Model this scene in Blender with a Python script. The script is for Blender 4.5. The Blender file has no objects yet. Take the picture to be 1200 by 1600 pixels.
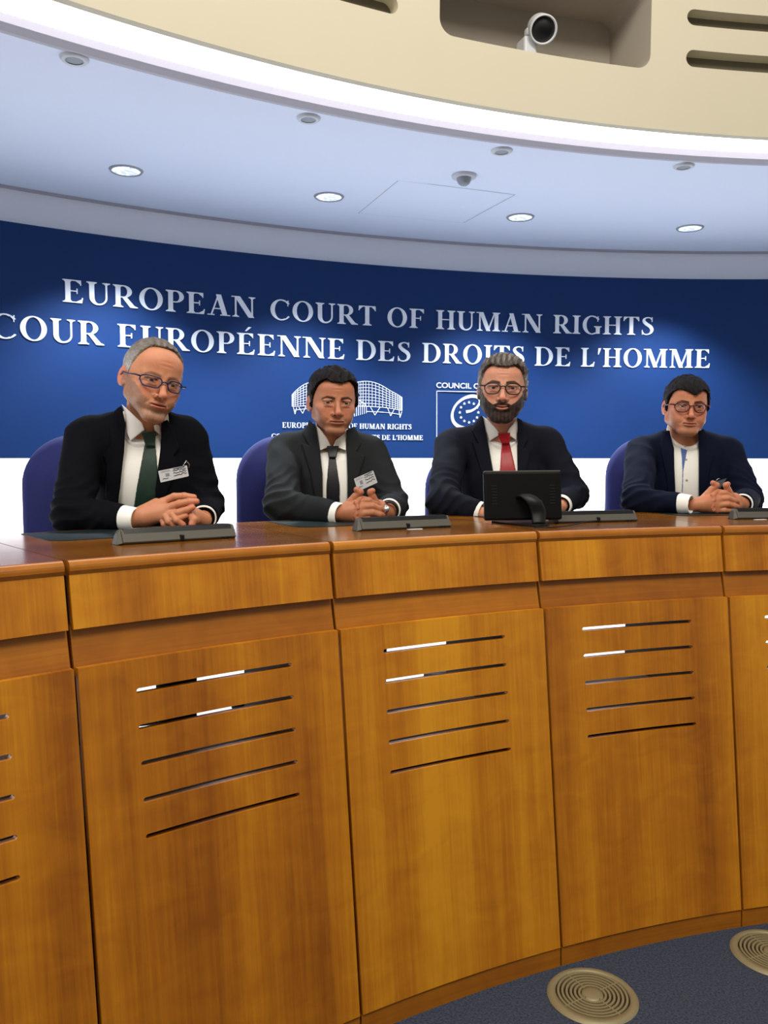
import bpy, bmesh, math, random
import numpy as np
from mathutils import Vector, Matrix

# ------------------------------------------------------------------ camera, world, lights
random.seed(7)
SC = bpy.context.scene
COL = SC.collection
S = 0.86                      # size of the room, metres per survey unit
FPX = 1298.1
PITCH = math.radians(-4.0)
ROLL = math.radians(0.13)
EYE = 1.6 * S
CX, CY = 2.286 * S, -1.603 * S    # centre of the round courtroom
EXPOSURE = 0.0

cam_d = bpy.data.cameras.new('camera')
cam = bpy.data.objects.new('camera', cam_d)
COL.objects.link(cam)
cam_d.sensor_fit = 'HORIZONTAL'
cam_d.sensor_width = 36.0
cam_d.lens = FPX / 1200 * 36.0
cam_d.clip_start = 0.05
_f = Vector((0, math.cos(PITCH), math.sin(PITCH)))
_u0 = Vector((0, -math.sin(PITCH), math.cos(PITCH)))
_x = Vector((1, 0, 0)) * math.cos(ROLL) + _u0 * math.sin(ROLL)
_u = -Vector((1, 0, 0)) * math.sin(ROLL) + _u0 * math.cos(ROLL)
cam.matrix_world = Matrix(((_x.x, _u.x, -_f.x, 0), (_x.y, _u.y, -_f.y, 0), (_x.z, _u.z, -_f.z, EYE), (0, 0, 0, 1)))
SC.camera = cam

SC.view_settings.view_transform = 'Standard'
SC.view_settings.look = 'None'
SC.view_settings.exposure = EXPOSURE
SC.view_settings.gamma = 1.0
SC.view_settings.use_curve_mapping = False

world = bpy.data.worlds.new('world')
SC.world = world
world.use_nodes = True
world.node_tree.nodes['Background'].inputs[0].default_value = (1.0, 0.93, 0.82, 1)
world.node_tree.nodes['Background'].inputs[1].default_value = 0.30


def area_light(name, loc, target, size, energy, color, size_y=None):
    d = bpy.data.lights.new(name, 'AREA')
    d.energy = energy
    d.color = color
    d.size = size
    if size_y:
        d.shape = 'RECTANGLE'
        d.size_y = size_y
    o = bpy.data.objects.new(name, d)
    COL.objects.link(o)
    o.location = loc
    o.rotation_euler = (Vector(target) - Vector(loc)).to_track_quat('-Z', 'Y').to_euler()
    return o


# the lamps of the high dome over the middle of the courtroom
area_light('dome_lamp', (0.9, 0.2, 4.3), (0.4, 2.2, 0.9), 1.3, 100, (1.0, 0.93, 0.82))
area_light('dome_lamp', (-1.6, -0.6, 4.2), (-0.6, 2.4, 0.9), 1.2, 60, (1.0, 0.93, 0.82))
SPOT_W = 150
COVE = 3.2
WALLGLOW = 3.3


# ------------------------------------------------------------------ survey helpers
def ray(px, py):
    X = (px - 600) / FPX
    U = (800 - py) / FPX
    x = X * math.cos(ROLL) - U * math.sin(ROLL)
    up = X * math.sin(ROLL) + U * math.cos(ROLL)
    c, s = math.cos(PITCH), math.sin(PITCH)
    return np.array([x, c - up * s, s + up * c])


def at(px, py, y):
    d = ray(px, py)
    return d * (y / d[1]) + np.array([0, 0, EYE])


def atz(px, py, z):
    d = ray(px, py)
    return d * ((z - EYE) / d[2]) + np.array([0, 0, EYE])


def oncyl(px, py, R):
    """point on the upright cylinder R about the room centre -> (theta, z)"""
    d = ray(px, py)
    a = d[0] ** 2 + d[1] ** 2
    b = -2 * (d[0] * CX + d[1] * CY)
    c = CX ** 2 + CY ** 2 - R * R
    t = (-b + math.sqrt(b * b - 4 * a * c)) / (2 * a)
    return math.atan2(d[0] * t - CX, d[1] * t - CY), EYE + d[2] * t


def pol(R, th, z):
    return Vector((CX + R * math.sin(th), CY + R * math.cos(th), z))


rad = math.radians


# ------------------------------------------------------------------ object helpers
def tag(o, label=None, cat=None, group=None, kind=None):
    if label: o['label'] = label
    if cat: o['category'] = cat
    if group: o['group'] = group
    if kind: o['kind'] = kind
    return o


def empty(name, loc=(0, 0, 0), rz=0.0):
    o = bpy.data.objects.new(name, None)
    COL.objects.link(o)
    o.empty_display_size = 0.05
    o.location = loc
    o.rotation_euler = (0, 0, rz)
    return o


def put(name, me, mat, parent=None, smooth=False, matrix=None):
    o = bpy.data.objects.new(name, me)
    COL.objects.link(o)
    if mat is not None:
        if isinstance(mat, (list, tuple)):
            for m in mat: me.materials.append(m)
        else:
            me.materials.append(mat)
    if smooth and len(me.polygons):
        me.polygons.foreach_set('use_smooth', [True] * len(me.polygons))
    if parent is not None:
        o.parent = parent
        pm = Matrix.Translation(parent.location) @ parent.rotation_euler.to_matrix().to_4x4()
        if parent.parent is not None:
            pp = parent.parent
            pm = Matrix.Translation(pp.location) @ pp.rotation_euler.to_matrix().to_4x4() @ parent.matrix_parent_inverse @ pm
        if matrix != 'local':
            o.matrix_parent_inverse = pm.inverted()
    return o


class MB:
    """collects shapes into one mesh"""
    def __init__(s):
        s.v = []; s.f = []; s.uv = []; s.sm = []

    def add(s, vs, fs, uvs=None):
        b = len(s.v)
        s.v += [tuple(v) for v in vs]
        for i, f in enumerate(fs):
            s.f.append([b + k for k in f])
            s.uv.append(uvs[i] if uvs else None)
        return s

    def build(s, name, mat, parent=None, smooth=False, bevel=0, matrix=None):
        me = bpy.data.meshes.new(name)
        me.from_pydata(s.v, [], s.f)
        if any(u is not None for u in s.uv):
            l = me.uv_layers.new(name='UVMap')
            k = 0
            for f, u in zip(s.f, s.uv):
                for j in range(len(f)):
                    l.data[k].uv = u[j] if u else (0, 0)
                    k += 1
        bm = bmesh.new(); bm.from_mesh(me)
        bmesh.ops.remove_doubles(bm, verts=bm.verts, dist=1e-5)
        bmesh.ops.recalc_face_normals(bm, faces=bm.faces)
        bm.to_mesh(me); bm.free()
        o = put(name, me, mat, parent, smooth, matrix)
        if bevel:
            m = o.modifiers.new('bevel', 'BEVEL')
            m.width = bevel; m.segments = 2; m.limit_method = 'ANGLE'
        return o

    def box(s, c, d, M=None):
        x, y, z = d[0] / 2, d[1] / 2, d[2] / 2
        vs = [Vector((sx * x, sy * y, sz * z)) for sx in (-1, 1) for sy in (-1, 1) for sz in (-1, 1)]
        vs = [(M @ v if M else v) + Vector(c) for v in vs]
        return s.add(vs, [(0, 1, 3, 2), (4, 6, 7, 5), (0, 4, 5, 1), (2, 3, 7, 6), (0, 2, 6, 4), (1, 5, 7, 3)])

    def tube(s, pts, r, n=8, closed=False):
        pts = [Vector(p) for p in pts]
        k = len(pts)
        rr = r if isinstance(r, (list, tuple)) else [r] * k
        vs = []; fs = []
        nrm = None
        for i, p in enumerate(pts):
            if closed:
                t = pts[(i + 1) % k] - pts[i - 1]
            else:
                t = pts[min(i + 1, k - 1)] - pts[max(i - 1, 0)]
            t.normalize()
            if nrm is None:
                nrm = t.orthogonal().normalized()
            else:
                nrm = (nrm - t * nrm.dot(t)).normalized()
            b = t.cross(nrm)
            for j in range(n):
                a = 2 * math.pi * j / n
                vs.append(p + (nrm * math.cos(a) + b * math.sin(a)) * rr[i])
        for i in range(k if closed else k - 1):
            i2 = (i + 1) % k
            for j in range(n):
                j2 = (j + 1) % n
                fs.append((i * n + j, i * n + j2, i2 * n + j2, i2 * n + j))
        if not closed:
            fs.append(tuple(range(n - 1, -1, -1)))
            fs.append(tuple((k - 1) * n + j for j in range(n)))
        return s.add(vs, fs)

    def lathe(s, prof, n=32, M=None, cap=True):
        vs = []; fs = []
        for (r, z) in prof:
            for j in range(n):
                a = 2 * math.pi * j / n
                v = Vector((r * math.cos(a), r * math.sin(a), z))
                vs.append(M @ v if M else v)
        for i in range(len(prof) - 1):
            for j in range(n):
                j2 = (j + 1) % n
                fs.append((i * n + j, i * n + j2, (i + 1) * n + j2, (i + 1) * n + j))
        if cap:
            fs.append(tuple(range(n)))
            fs.append(tuple((len(prof) - 1) * n + j for j in range(n)))
        return s.add(vs, fs)

    def prism(s, poly, mapf, t0, t1):
        """poly in 2-D, extruded from t0 to t1; mapf(u,v,t)->point"""
        n = len(poly)
        vs = [mapf(u, v, t0) for u, v in poly] + [mapf(u, v, t1) for u, v in poly]
        fs = [tuple(range(n)), tuple(range(2 * n - 1, n - 1, -1))]
        for i in range(n):
            j = (i + 1) % n
            fs.append((i, j, n + j, n + i))
        return s.add(vs, fs)

    def arc(s, prof, a0, a1, step=0.5, closed=True, caps=True):
        """profile [(R,z)] swept about the room centre between angles in degrees"""
        n = max(2, int(abs(a1 - a0) / step) + 1)
        m = len(prof)
        L = [0]
        for i in range(m):
            p, q = prof[i], prof[(i + 1) % m]
            L.append(L[-1] + math.hypot(p[0] - q[0], p[1] - q[1]))
        R0 = prof[0][0]
        vs = []; fs = []; uv = []
        for i in range(n):
            th = rad(a0 + (a1 - a0) * i / (n - 1))
            for (R, z) in prof:
                vs.append(pol(R, th, z))
        mm = m if closed else m - 1
        for i in range(n - 1):
            u0 = R0 * rad(a0 + (a1 - a0) * i / (n - 1)); u1 = R0 * rad(a0 + (a1 - a0) * (i + 1) / (n - 1))
            for j in range(mm):
                j2 = (j + 1) % m
                fs.append((i * m + j, i * m + j2, (i + 1) * m + j2, (i + 1) * m + j))
                uv.append([(u0, L[j]), (u0, L[j + 1]), (u1, L[j + 1]), (u1, L[j])])
        if closed and caps:
            fs.append(tuple(range(m))); uv.append([(p[0], p[1]) for p in prof])
            fs.append(tuple((n - 1) * m + j for j in range(m - 1, -1, -1))); uv.append([(p[0], p[1]) for p in prof[::-1]])
        return s.add(vs, fs, uv)


# ------------------------------------------------------------------ materials
def srgb(r, g, b):
    f = lambda c: (c / 255 / 12.92) if c / 255 <= 0.04045 else ((c / 255 + 0.055) / 1.055) ** 2.4
    return (f(r), f(g), f(b), 1)


def mat(name, col, rough=0.5, metal=0.0, spec=0.5, emis=None, estr=0, noise=None, bump=None, sheen=0, coat=0):
    m = bpy.data.materials.new(name)
    m.use_nodes = True
    nt = m.node_tree
    b = nt.nodes['Principled BSDF']
    b.inputs['Base Color'].default_value = col
    b.inputs['Roughness'].default_value = rough
    b.inputs['Metallic'].default_value = metal
    b.inputs['Specular IOR Level'].default_value = spec
    if sheen: b.inputs['Sheen Weight'].default_value = sheen
    if coat: b.inputs['Coat Weight'].default_value = coat
    if emis:
        b.inputs['Emission Color'].default_value = emis
        b.inputs['Emission Strength'].default_value = estr
    tc = nt.nodes.new('ShaderNodeTexCoord')
    if noise:
        sc, amt = noise
        n = nt.nodes.new('ShaderNodeTexNoise'); n.inputs['Scale'].default_value = sc; n.inputs['Detail'].default_value = 4
        nt.links.new(tc.outputs['Object'], n.inputs['Vector'])
        r = nt.nodes.new('ShaderNodeValToRGB')
        r.color_ramp.elements[0].position = 0.3; r.color_ramp.elements[1].position = 0.7
        r.color_ramp.elements[0].color = tuple(c * (1 - amt) for c in col[:3]) + (1,)
        r.color_ramp.elements[1].color = tuple(min(1, c * (1 + amt)) for c in col[:3]) + (1,)
        nt.links.new(n.outputs['Fac'], r.inputs['Fac']); nt.links.new(r.outputs['Color'], b.inputs['Base Color'])
    if bump:
        sc, st, di = bump
        n = nt.nodes.new('ShaderNodeTexNoise'); n.inputs['Scale'].default_value = sc; n.inputs['Detail'].default_value = 3
        nt.links.new(tc.outputs['Object'], n.inputs['Vector'])
        bp = nt.nodes.new('ShaderNodeBump'); bp.inputs['Strength'].default_value = st; bp.inputs['Distance'].default_value = di
        nt.links.new(n.outputs['Fac'], bp.inputs['Height']); nt.links.new(bp.outputs['Normal'], b.inputs['Normal'])
    return m


def wood(name, dark, mid, light, rough, grain='v', band=9.0, spec=0.5, coat=0.0):
    """veneer: grain runs along v (upright) or along u"""
    m = bpy.data.materials.new(name)
    m.use_nodes = True
    nt = m.node_tree; N = nt.nodes; L = nt.links
    b = N['Principled BSDF']
    b.inputs['Roughness'].default_value = rough
    b.inputs['Specular IOR Level'].default_value = spec
    b.inputs['Coat Weight'].default_value = coat
    b.inputs['Coat Roughness'].default_value = 0.12
    uv = N.new('ShaderNodeUVMap'); oi = N.new('ShaderNodeObjectInfo')
    ad = N.new('ShaderNodeVectorMath'); ad.operation = 'ADD'
    ml = N.new('ShaderNodeVectorMath'); ml.operation = 'SCALE'; ml.inputs['Scale'].default_value = 37.0
    cb = N.new('ShaderNodeCombineXYZ')
    L.new(oi.outputs['Random'], cb.inputs[0]); L.new(oi.outputs['Random'], cb.inputs[2])
    L.new(cb.outputs[0], ml.inputs[0]); L.new(uv.outputs[0], ad.inputs[0]); L.new(ml.outputs[0], ad.inputs[1])
    def nz(su, sv, det, dist=0.0):
        mp = N.new('ShaderNodeMapping')
        mp.inputs['Scale'].default_value = (su, sv, 1) if grain == 'v' else (sv, su, 1)
        L.new(ad.outputs[0], mp.inputs[0])
        n = N.new('ShaderNodeTexNoise'); n.inputs['Scale'].default_value = 1; n.inputs['Detail'].default_value = det
        n.inputs['Distortion'].default_value = dist
        L.new(mp.outputs[0], n.inputs['Vector'])
        return n.outputs['Fac']
    big = nz(band, 0.3, 3)
    fine = nz(150, 4, 4, 0.6)
    blot = nz(9, 14, 3, 1.0)
    mx = N.new('ShaderNodeMath'); mx.operation = 'MULTIPLY_ADD'; mx.inputs[1].default_value = 0.62
    L.new(big, mx.inputs[0])
    m2 = N.new('ShaderNodeMath'); m2.operation = 'MULTIPLY_ADD'; m2.inputs[1].default_value = 0.22
    m3 = N.new('ShaderNodeMath'); m3.operation = 'MULTIPLY'; m3.inputs[1].default_value = 0.18
    L.new(blot, m3.inputs[0]); L.new(fine, m2.inputs[0]); L.new(m3.outputs[0], m2.inputs[2]); L.new(m2.outputs[0], mx.inputs[2])
    r = N.new('ShaderNodeValToRGB')
    e = r.color_ramp.elements
    e[0].position = 0.34; e[0].color = dark
    e[1].position = 0.68; e[1].color = light
    k = e.new(0.5); k.color = mid
    L.new(mx.outputs[0], r.inputs['Fac']); L.new(r.outputs['Color'], b.inputs['Base Color'])
    bp = N.new('ShaderNodeBump'); bp.inputs['Strength'].default_value = 0.08; bp.inputs['Distance'].default_value = 0.0005
    L.new(fine, bp.inputs['Height']); L.new(bp.outputs['Normal'], b.inputs['Normal'])
    return m


M = {}
M['panel'] = wood('cherry_veneer', srgb(148, 82, 6), srgb(186, 114, 12), srgb(218, 148, 24), 0.42, 'v', 8)
M['band'] = wood('cherry_band', srgb(136, 76, 6), srgb(164, 98, 12), srgb(190, 120, 20), 0.42, 'u', 5)
M['top'] = wood('polished_top', srgb(104, 60, 10), srgb(130, 78, 16), srgb(150, 96, 24), 0.2, 'u', 6, 0.5, 0.12)
M['nosing'] = wood('polished_nosing', srgb(146, 82, 16), srgb(172, 104, 24), srgb(194, 126, 38), 0.22, 'u', 6, 0.5, 0.5)
M['gap'] = mat('dark_gap', srgb(40, 22, 10), 0.8)
M['blue_wall'] = mat('blue_backdrop', srgb(17, 50, 101), 0.6, spec=0.2)
M['white_paint'] = mat('white_paint', srgb(240, 243, 248), 0.7)
M['ceiling'] = mat('ceiling_paint', srgb(224, 233, 252), 0.75)
M['lip'] = mat('ceiling_edge', srgb(178, 176, 186), 0.7)
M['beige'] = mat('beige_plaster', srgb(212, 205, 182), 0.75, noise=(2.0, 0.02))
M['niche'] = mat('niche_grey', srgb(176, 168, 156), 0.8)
M['slotback'] = mat('slot_felt', srgb(112, 106, 90), 0.9)
M['cove'] = mat('cove_light', (1, 1, 1, 1), 0.5, emis=(1.0, 0.97, 1.0, 1), estr=COVE)
M['glowwall'] = mat('backlit_wall', (0.9, 0.9, 0.9, 1), 0.6, emis=(0.93, 0.96, 1.0, 1), estr=WALLGLOW)
M['letters'] = mat('white_lettering', srgb(236, 242, 250), 0.45)
M['carpet'] = mat('carpet', srgb(54, 63, 82), 0.95, noise=(170, 0.6), bump=(420, 0.6, 0.004))
M['dais'] = mat('dais_floor', srgb(96, 104, 112), 0.14)
M['brass'] = mat('bronze_grille', srgb(148, 138, 106), 0.5, metal=0.3)
M['black'] = mat('black_plastic', srgb(14, 14, 15), 0.45, spec=.3)
M['screen'] = mat('monitor_back', srgb(8, 8, 9), 0.5, spec=.15, bump=(600, 0.1, 0.0005))
M['grey_unit'] = mat('grey_unit', srgb(84, 82, 75), 0.5, spec=.3)
M['strip'] = mat('black_strip', srgb(12, 12, 14), 0.35)
M['pad'] = mat('green_leather', srgb(10, 26, 26), 0.5, spec=.25, bump=(300, 0.2, 0.001))
M['chair'] = mat('blue_upholstery', srgb(22, 28, 88), 0.9, noise=(300, 0.15), bump=(500, 0.3, 0.001))
M['chrome'] = mat('chrome', srgb(200, 200, 205), 0.2, metal=1)
M['darkmetal'] = mat('dark_metal', srgb(40, 40, 44), 0.4, metal=0.6)
M['fixture'] = mat('fixture_white', srgb(206, 210, 216), 0.5)
M['fixture_grey'] = mat('fixture_grey', srgb(150, 156, 164), 0.6)
M['paper'] = mat('paper', srgb(235, 236, 238), 0.6)
M['ink'] = mat('ink', srgb(24, 24, 28), 0.6)
M['ink_grey'] = mat('ink_grey', srgb(128, 132, 136), 0.6)
M['cardback'] = mat('dark_card', srgb(44, 52, 58), 0.3)

# reflector pattern of the lit downlights
_m = bpy.data.materials.new('downlight_reflector'); _m.use_nodes = True
_nt = _m.node_tree; _b = _nt.nodes['Principled BSDF']
_v = _nt.nodes.new('ShaderNodeTexVoronoi'); _v.inputs['Scale'].default_value = 75
_t = _nt.nodes.new('ShaderNodeTexCoord'); _nt.links.new(_t.outputs['Object'], _v.inputs['Vector'])
_r = _nt.nodes.new('ShaderNodeValToRGB')
_r.color_ramp.elements[0].color = (0.16, 0.24, 0.40, 1); _r.color_ramp.elements[1].color = (1, 1, 1, 1)
_r.color_ramp.elements[0].position = 0.3; _r.color_ramp.elements[1].position = 0.75
_nt.links.new(_v.outputs['Color'], _r.inputs['Fac'])
_nt.links.new(_r.outputs['Color'], _b.inputs['Emission Color']); _b.inputs['Emission Strength'].default_value = 1.3
_b.inputs['Base Color'].default_value = (0.8, 0.8, 0.8, 1)
M['reflector'] = _m

# ------------------------------------------------------------------ the room
A0, A1 = -100.0, 62.0
RW = 7.194 * S            # blue backdrop
RWALL = 7.245 * S
ZC = 2.947 * S            # low ceiling
RCI = 5.55 * S            # inner edge of the low ceiling
RDR = 5.287 * S           # beige drum
ZT = 1.353 * S            # desk top
ZDAIS = ZT - 0.74


def struct(o):
    o['kind'] = 'structure'
    return o


mb = MB(); mb.add([(-7, -5, 0), (9, -5, 0), (9, 7, 0), (-7, 7, 0)], [(0, 1, 2, 3)])
struct(mb.build('floor', M['carpet']))
mb = MB(); mb.arc([(4.62 * S, 0.0), (4.62 * S, ZDAIS), (RWALL, ZDAIS), (RWALL, 0.0)], A0, A1, 1)
struct(mb.build('floor', M['dais']))
mb = MB(); mb.arc([(RWALL, ZDAIS), (RWALL, 1.573 * S), (RWALL + 0.03, 1.573 * S), (RWALL + 0.03, ZDAIS)], A0, A1, 1)
struct(mb.build('wall_lower', M['glowwall'], smooth=False))
mb = MB(); mb.arc([(RWALL, 1.573 * S), (RWALL, ZC + 0.02), (RWALL + 0.08, ZC + 0.02), (RWALL + 0.08, 1.573 * S)], A0, A1, 1)
struct(mb.build('wall_back', M['white_paint']))
mb = MB(); mb.arc([(RW, 1.573 * S), (RW, 2.758 * S), (RWALL - 0.001, 2.758 * S), (RWALL - 0.001, 1.573 * S)], A0 + 20, A1 - 4, 1)
BACKDROP = mb.build('backdrop_panel', M['blue_wall'])
tag(BACKDROP, 'long curved dark blue backdrop panel with white court lettering behind the four seated men', 'backdrop')
mb = MB(); mb.arc([(RWALL - 0.012, ZC - 0.012), (RWALL - 0.012, ZC + 0.002), (RWALL + 0.01, ZC + 0.002), (RWALL + 0.01, ZC - 0.012)], A0, A1, 1)
struct(mb.build('trim_1', M['lip']))
mb = MB(); mb.arc([(RCI + 0.02, ZC), (RWALL + 0.05, ZC), (RWALL + 0.05, ZC + 0.05), (RCI + 0.02, ZC + 0.05)], A0, A1, 1)
struct(mb.build('ceiling', M['ceiling']))
mb = MB(); mb.arc([(RCI, ZC + 0.006), (RCI + 0.03, ZC - 0.004), (RCI + 0.06, ZC + 0.001), (RCI + 0.06, ZC + 0.03), (RCI, ZC + 0.03)], A0, A1, 1)
struct(mb.build('trim_2', M['lip']))
mb = MB(); mb.arc([(RDR + 0.03, ZC + 0.045), (RCI + 0.02, ZC + 0.03), (RCI + 0.02, ZC + 0.05), (RDR + 0.03, ZC + 0.07)], A0, A1, 1)
cv = mb.build('cove_light_strip', M['cove'])
tag(cv, 'glowing white curved light strip between beige upper wall and low ceiling', 'light')


# beige drum with its niche and air slots
def drum():
    def T(px, py): return oncyl(px, py, RDR)
    nl, _ = T(687, 30); nr, _ = T(1017, 60)
    _, nz0 = T(860, 86)
    nz1 = nz0 + 0.30
    _, sa0 = T(1150, 110.5); _, sa1 = T(1150, 84)
    _, sb0 = T(1150, 46); _, sb1 = T(1150, 21)
    sr, _ = T(1072, 95); sr = sr
    sl_end, slz = T(622, 12)
    slot_r = (sr, sr + rad(12)); slot_l = (sl_end - rad(12), sl_end)
    _, lz0 = T(590, 13)
    dz = lz0 - sb0                      # the left slots sit in the same two rows
    r_n = 0.05
    cols = []                           # (theta, [rows], kind)
    base = dict(a=(sa0 + sa1) / 2, b=(sb0 + sb1) / 2)
    ha, hb = (sa1 - sa0) / 2, (sb1 - sb0) / 2
    def closed(th): cols.append((th, [base['a']] * 2 + [base['b']] * 2, 'c'))
    def slot(t0, t1):
        rs = ha / RDR
        ths = [t0 + rs * (1 - math.cos(x)) for x in np.linspace(0, math.pi / 2, 7)]
        ths += list(np.linspace(t0 + rs, t1 - rs, 24)[1:-1])
        ths += [t1 - rs * (1 - math.cos(x)) for x in np.linspace(math.pi / 2, 0, 7)]
        for t in ths:
            e = min(t - t0, t1 - t) / rs
            h = 1 if e >= 1 else math.sqrt(max(0, 1 - (1 - e) ** 2))
            cols.append((t, [base['a'] - ha * h, base['a'] + ha * h, base['b'] - hb * h, base['b'] + hb * h], 's'))
    def niche(t0, t1):
        rs = r_n / RDR
        ths = [t0 + rs * (1 - math.cos(x)) for x in np.linspace(0, math.pi / 2, 7)]
        ths += list(np.linspace(t0 + rs, t1 - rs, 24)[1:-1])
        ths += [t1 - rs * (1 - math.cos(x)) for x in np.linspace(math.pi / 2, 0, 7)]
        for t in ths:
            e = min(t - t0, t1 - t) / rs
            h = 0 if e >= 1 else r_n * (1 - math.sqrt(max(0, 1 - (1 - e) ** 2)))
            z0, z1 = nz0 + h, nz1 - h
            cols.append((t, [z0, z0 + (z1 - z0) / 3, z0 + 2 * (z1 - z0) / 3, z1], 'n'))
    for t in np.linspace(rad(A0), slot_l[0], 30)[:-1]: closed(t)
    slot(*slot_l)
    closed(slot_l[1] + 1e-4); closed(nl - 1e-5)
    niche(nl, nr)
    closed(nr + 1e-5); closed(slot_r[0] - 1e-4)
    slot(*slot_r)
    for t in np.linspace(slot_r[1], rad(A1), 24)[1:]: closed(t)
    zb, zt = ZC + 0.002, 4.3
    rows = lambda c: [zb] + c[1] + [zt]
    m = MB(); nic = MB(); fel = MB()
    for c, d in zip(cols[:-1], cols[1:]):
        rc, rd_ = rows(c), rows(d)
        k = 'n' if (c[2] == 'n' and d[2] == 'n') else 's'
        for i in range(5):
            hole = (i in (1, 3)) or (k == 'n' and i == 2)
            if not hole:
                m.add([pol(RDR, c[0], rc[i]), pol(RDR, d[0], rd_[i]), pol(RDR, d[0], rd_[i + 1]), pol(RDR, c[0], rc[i + 1])], [(0, 1, 2, 3)])
        dep = 0.30 if k == 'n' else 0.055
        edges = [1, 4] if k == 'n' else ([1, 2, 3, 4] if c[2] == 's' and d[2] == 's' else [])
        for i in edges:
            m2 = nic if k == 'n' else m
            m2.add([pol(RDR, c[0], rc[i]), pol(RDR, d[0], rd_[i]), pol(RDR + dep, d[0], rd_[i]), pol(RDR + dep, c[0], rc[i])], [(0, 1, 2, 3)])
        if k == 'n':
            nic.add([pol(RDR + dep, c[0], nz0), pol(RDR + dep, d[0], nz0), pol(RDR + dep, d[0], nz1), pol(RDR + dep, c[0], nz1)], [(0, 1, 2, 3)])
    for t in (nl, nr):
        e = 1 if t == nl else -1
        nic.add([pol(RDR, t, nz0 + r_n), pol(RDR + 0.3, t, nz0), pol(RDR + 0.3, t, nz1), pol(RDR, t, nz1 - r_n)], [(0, 1, 2, 3)])
    m.arc([(RDR, zb), (RDR + 0.028, zb), (RDR + 0.028, zb + 0.03)], A0, A1, 1, closed=False)
    fel.arc([(RDR + 0.056, sa0 - 0.03), (RDR + 0.056, sb1 + 0.03)], math.degrees(slot_r[0]) - 0.5, math.degrees(slot_r[1]) + 0.5, 1, closed=False)
    fel.arc([(RDR + 0.056, sa0 - 0.03), (RDR + 0.056, sb1 + 0.03)], math.degrees(slot_l[0]) - 0.5, math.degrees(slot_l[1]) + 0.5, 1, closed=False)
    w = struct(m.build('wall_upper', M['beige']))
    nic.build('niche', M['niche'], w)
    fel.build('slot_backing', M['slotback'], w)
    return nz0


NICHE_Z = drum()

# camera in the niche
def niche_camera():
    th, z = oncyl(847, 45, RDR + 0.1)
    p = pol(RDR + 0.1, th, z)
    e = empty('room_camera', pol(RDR + 0.16, th, NICHE_Z))
    d = (Vector((0.4, -0.3, 1.0)) - p).normalized()
    Mx = d.to_track_quat('Z', 'X').to_matrix().to_4x4()
    Mx.translation = p
    m = MB(); m.lathe([(0.0, -0.10), (0.040, -0.10), (0.047, -0.06), (0.048, 0.045), (0.046, 0.05), (0.042, 0.05), (0.040, 0.03), (0.0, 0.03)], 40, Mx, cap=False)
    m.build('housing', M['fixture'], e, smooth=True)
    m = MB(); m.lathe([(0.0, 0.046), (0.02, 0.044), (0.034, 0.038), (0.041, 0.036), (0.041, 0.02), (0, 0.02)], 40, Mx, cap=False)
    m.build('lens', M['strip'], e, smooth=True)
    thb, zb = oncyl(823, 55, RDR + 0.14)
    m = MB()
    m.box(pol(RDR + 0.14, thb, NICHE_Z + 0.055), (0.05, 0.07, 0.11), Matrix.Rotation(-thb, 3, 'Z'))
    m.box(pol(RDR + 0.14, (th + thb) / 2, z), (0.05, 0.03, 0.03), Matrix.Rotation(-thb, 3, 'Z'))
    m.build('bracket', M['fixture'], e, bevel=0.008)
    tag(e, 'white cylindrical camera with black lens standing in the beige wall niche', 'camera')
niche_camera()


# ceiling fixtures
LOOKS = ['leftmost', 'second from the left', 'third from the left', 'rightmost']
def lathe_thing(name, parts, loc, label, cat, group):
    e = empty(name, loc)
    tag(e, label, cat, group)
    for pn, prof, mt in parts:
        m = MB(); m.lathe(prof, 40, None, cap=False)
        m.build(pn, M[mt], e, smooth=True, matrix='local')
    return e

for i, (px, py) in enumerate([(197, 266), (514, 307), (813, 339), (1078, 356)]):
    P = atz(px, py, ZC)
    e = lathe_thing('downlight', [('trim_ring', [(0.056, 0.001), (0.057, -0.005), (0.064, -0.007), (0.069, 0.0)], 'fixture_grey'),
                                  ('reflector', [(0.0, -0.0015), (0.03, -0.003), (0.057, -0.0035)], 'reflector')],
                    P, 'lit round recessed downlight in the low ceiling, ' + LOOKS[i] + ' of the bright four', 'light', 'lit downlights in the low ceiling')
    d = bpy.data.lights.new('downlight_lamp', 'SPOT'); d.energy = SPOT_W; d.color = (0.86, 0.93, 1.0)
    d.spot_size = rad(104); d.spot_blend = 0.6; d.shadow_soft_size = 0.05
    o = bpy.data.objects.new('downlight_lamp', d); COL.objects.link(o); o.parent = e; o.location = (0, 0, -0.02)
for i, (px, py) in enumerate([(116, 91), (482, 184), (784, 235), (1068, 259)]):
    P = atz(px, py, ZC)
    lathe_thing('ceiling_speaker', [('rim', [(0.026, -0.008), (0.034, -0.010), (0.041, -0.004), (0.042, 0.001)], 'fixture'),
                                    ('grille', [(0.0, -0.006), (0.029, -0.006)], 'fixture_grey')],
                P, 'small unlit grey ceiling disc near the cove, ' + LOOKS[i] + ' of four', 'ceiling fitting', 'small discs in the low ceiling')
P = atz(725, 274, ZC)
lathe_thing('smoke_detector', [('base', [(0, -0.012), (0.03, -0.012), (0.05, -0.01), (0.053, 0.001)], 'fixture'),
                               ('sensor_dome', [(0, -0.042), (0.014, -0.041), (0.024, -0.033), (0.03, -0.02), (0.031, -0.010)], 'fixture_grey')],
            P, 'white domed smoke detector beside the ceiling hatch lines', 'smoke detector', None)
m = MB()
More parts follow.
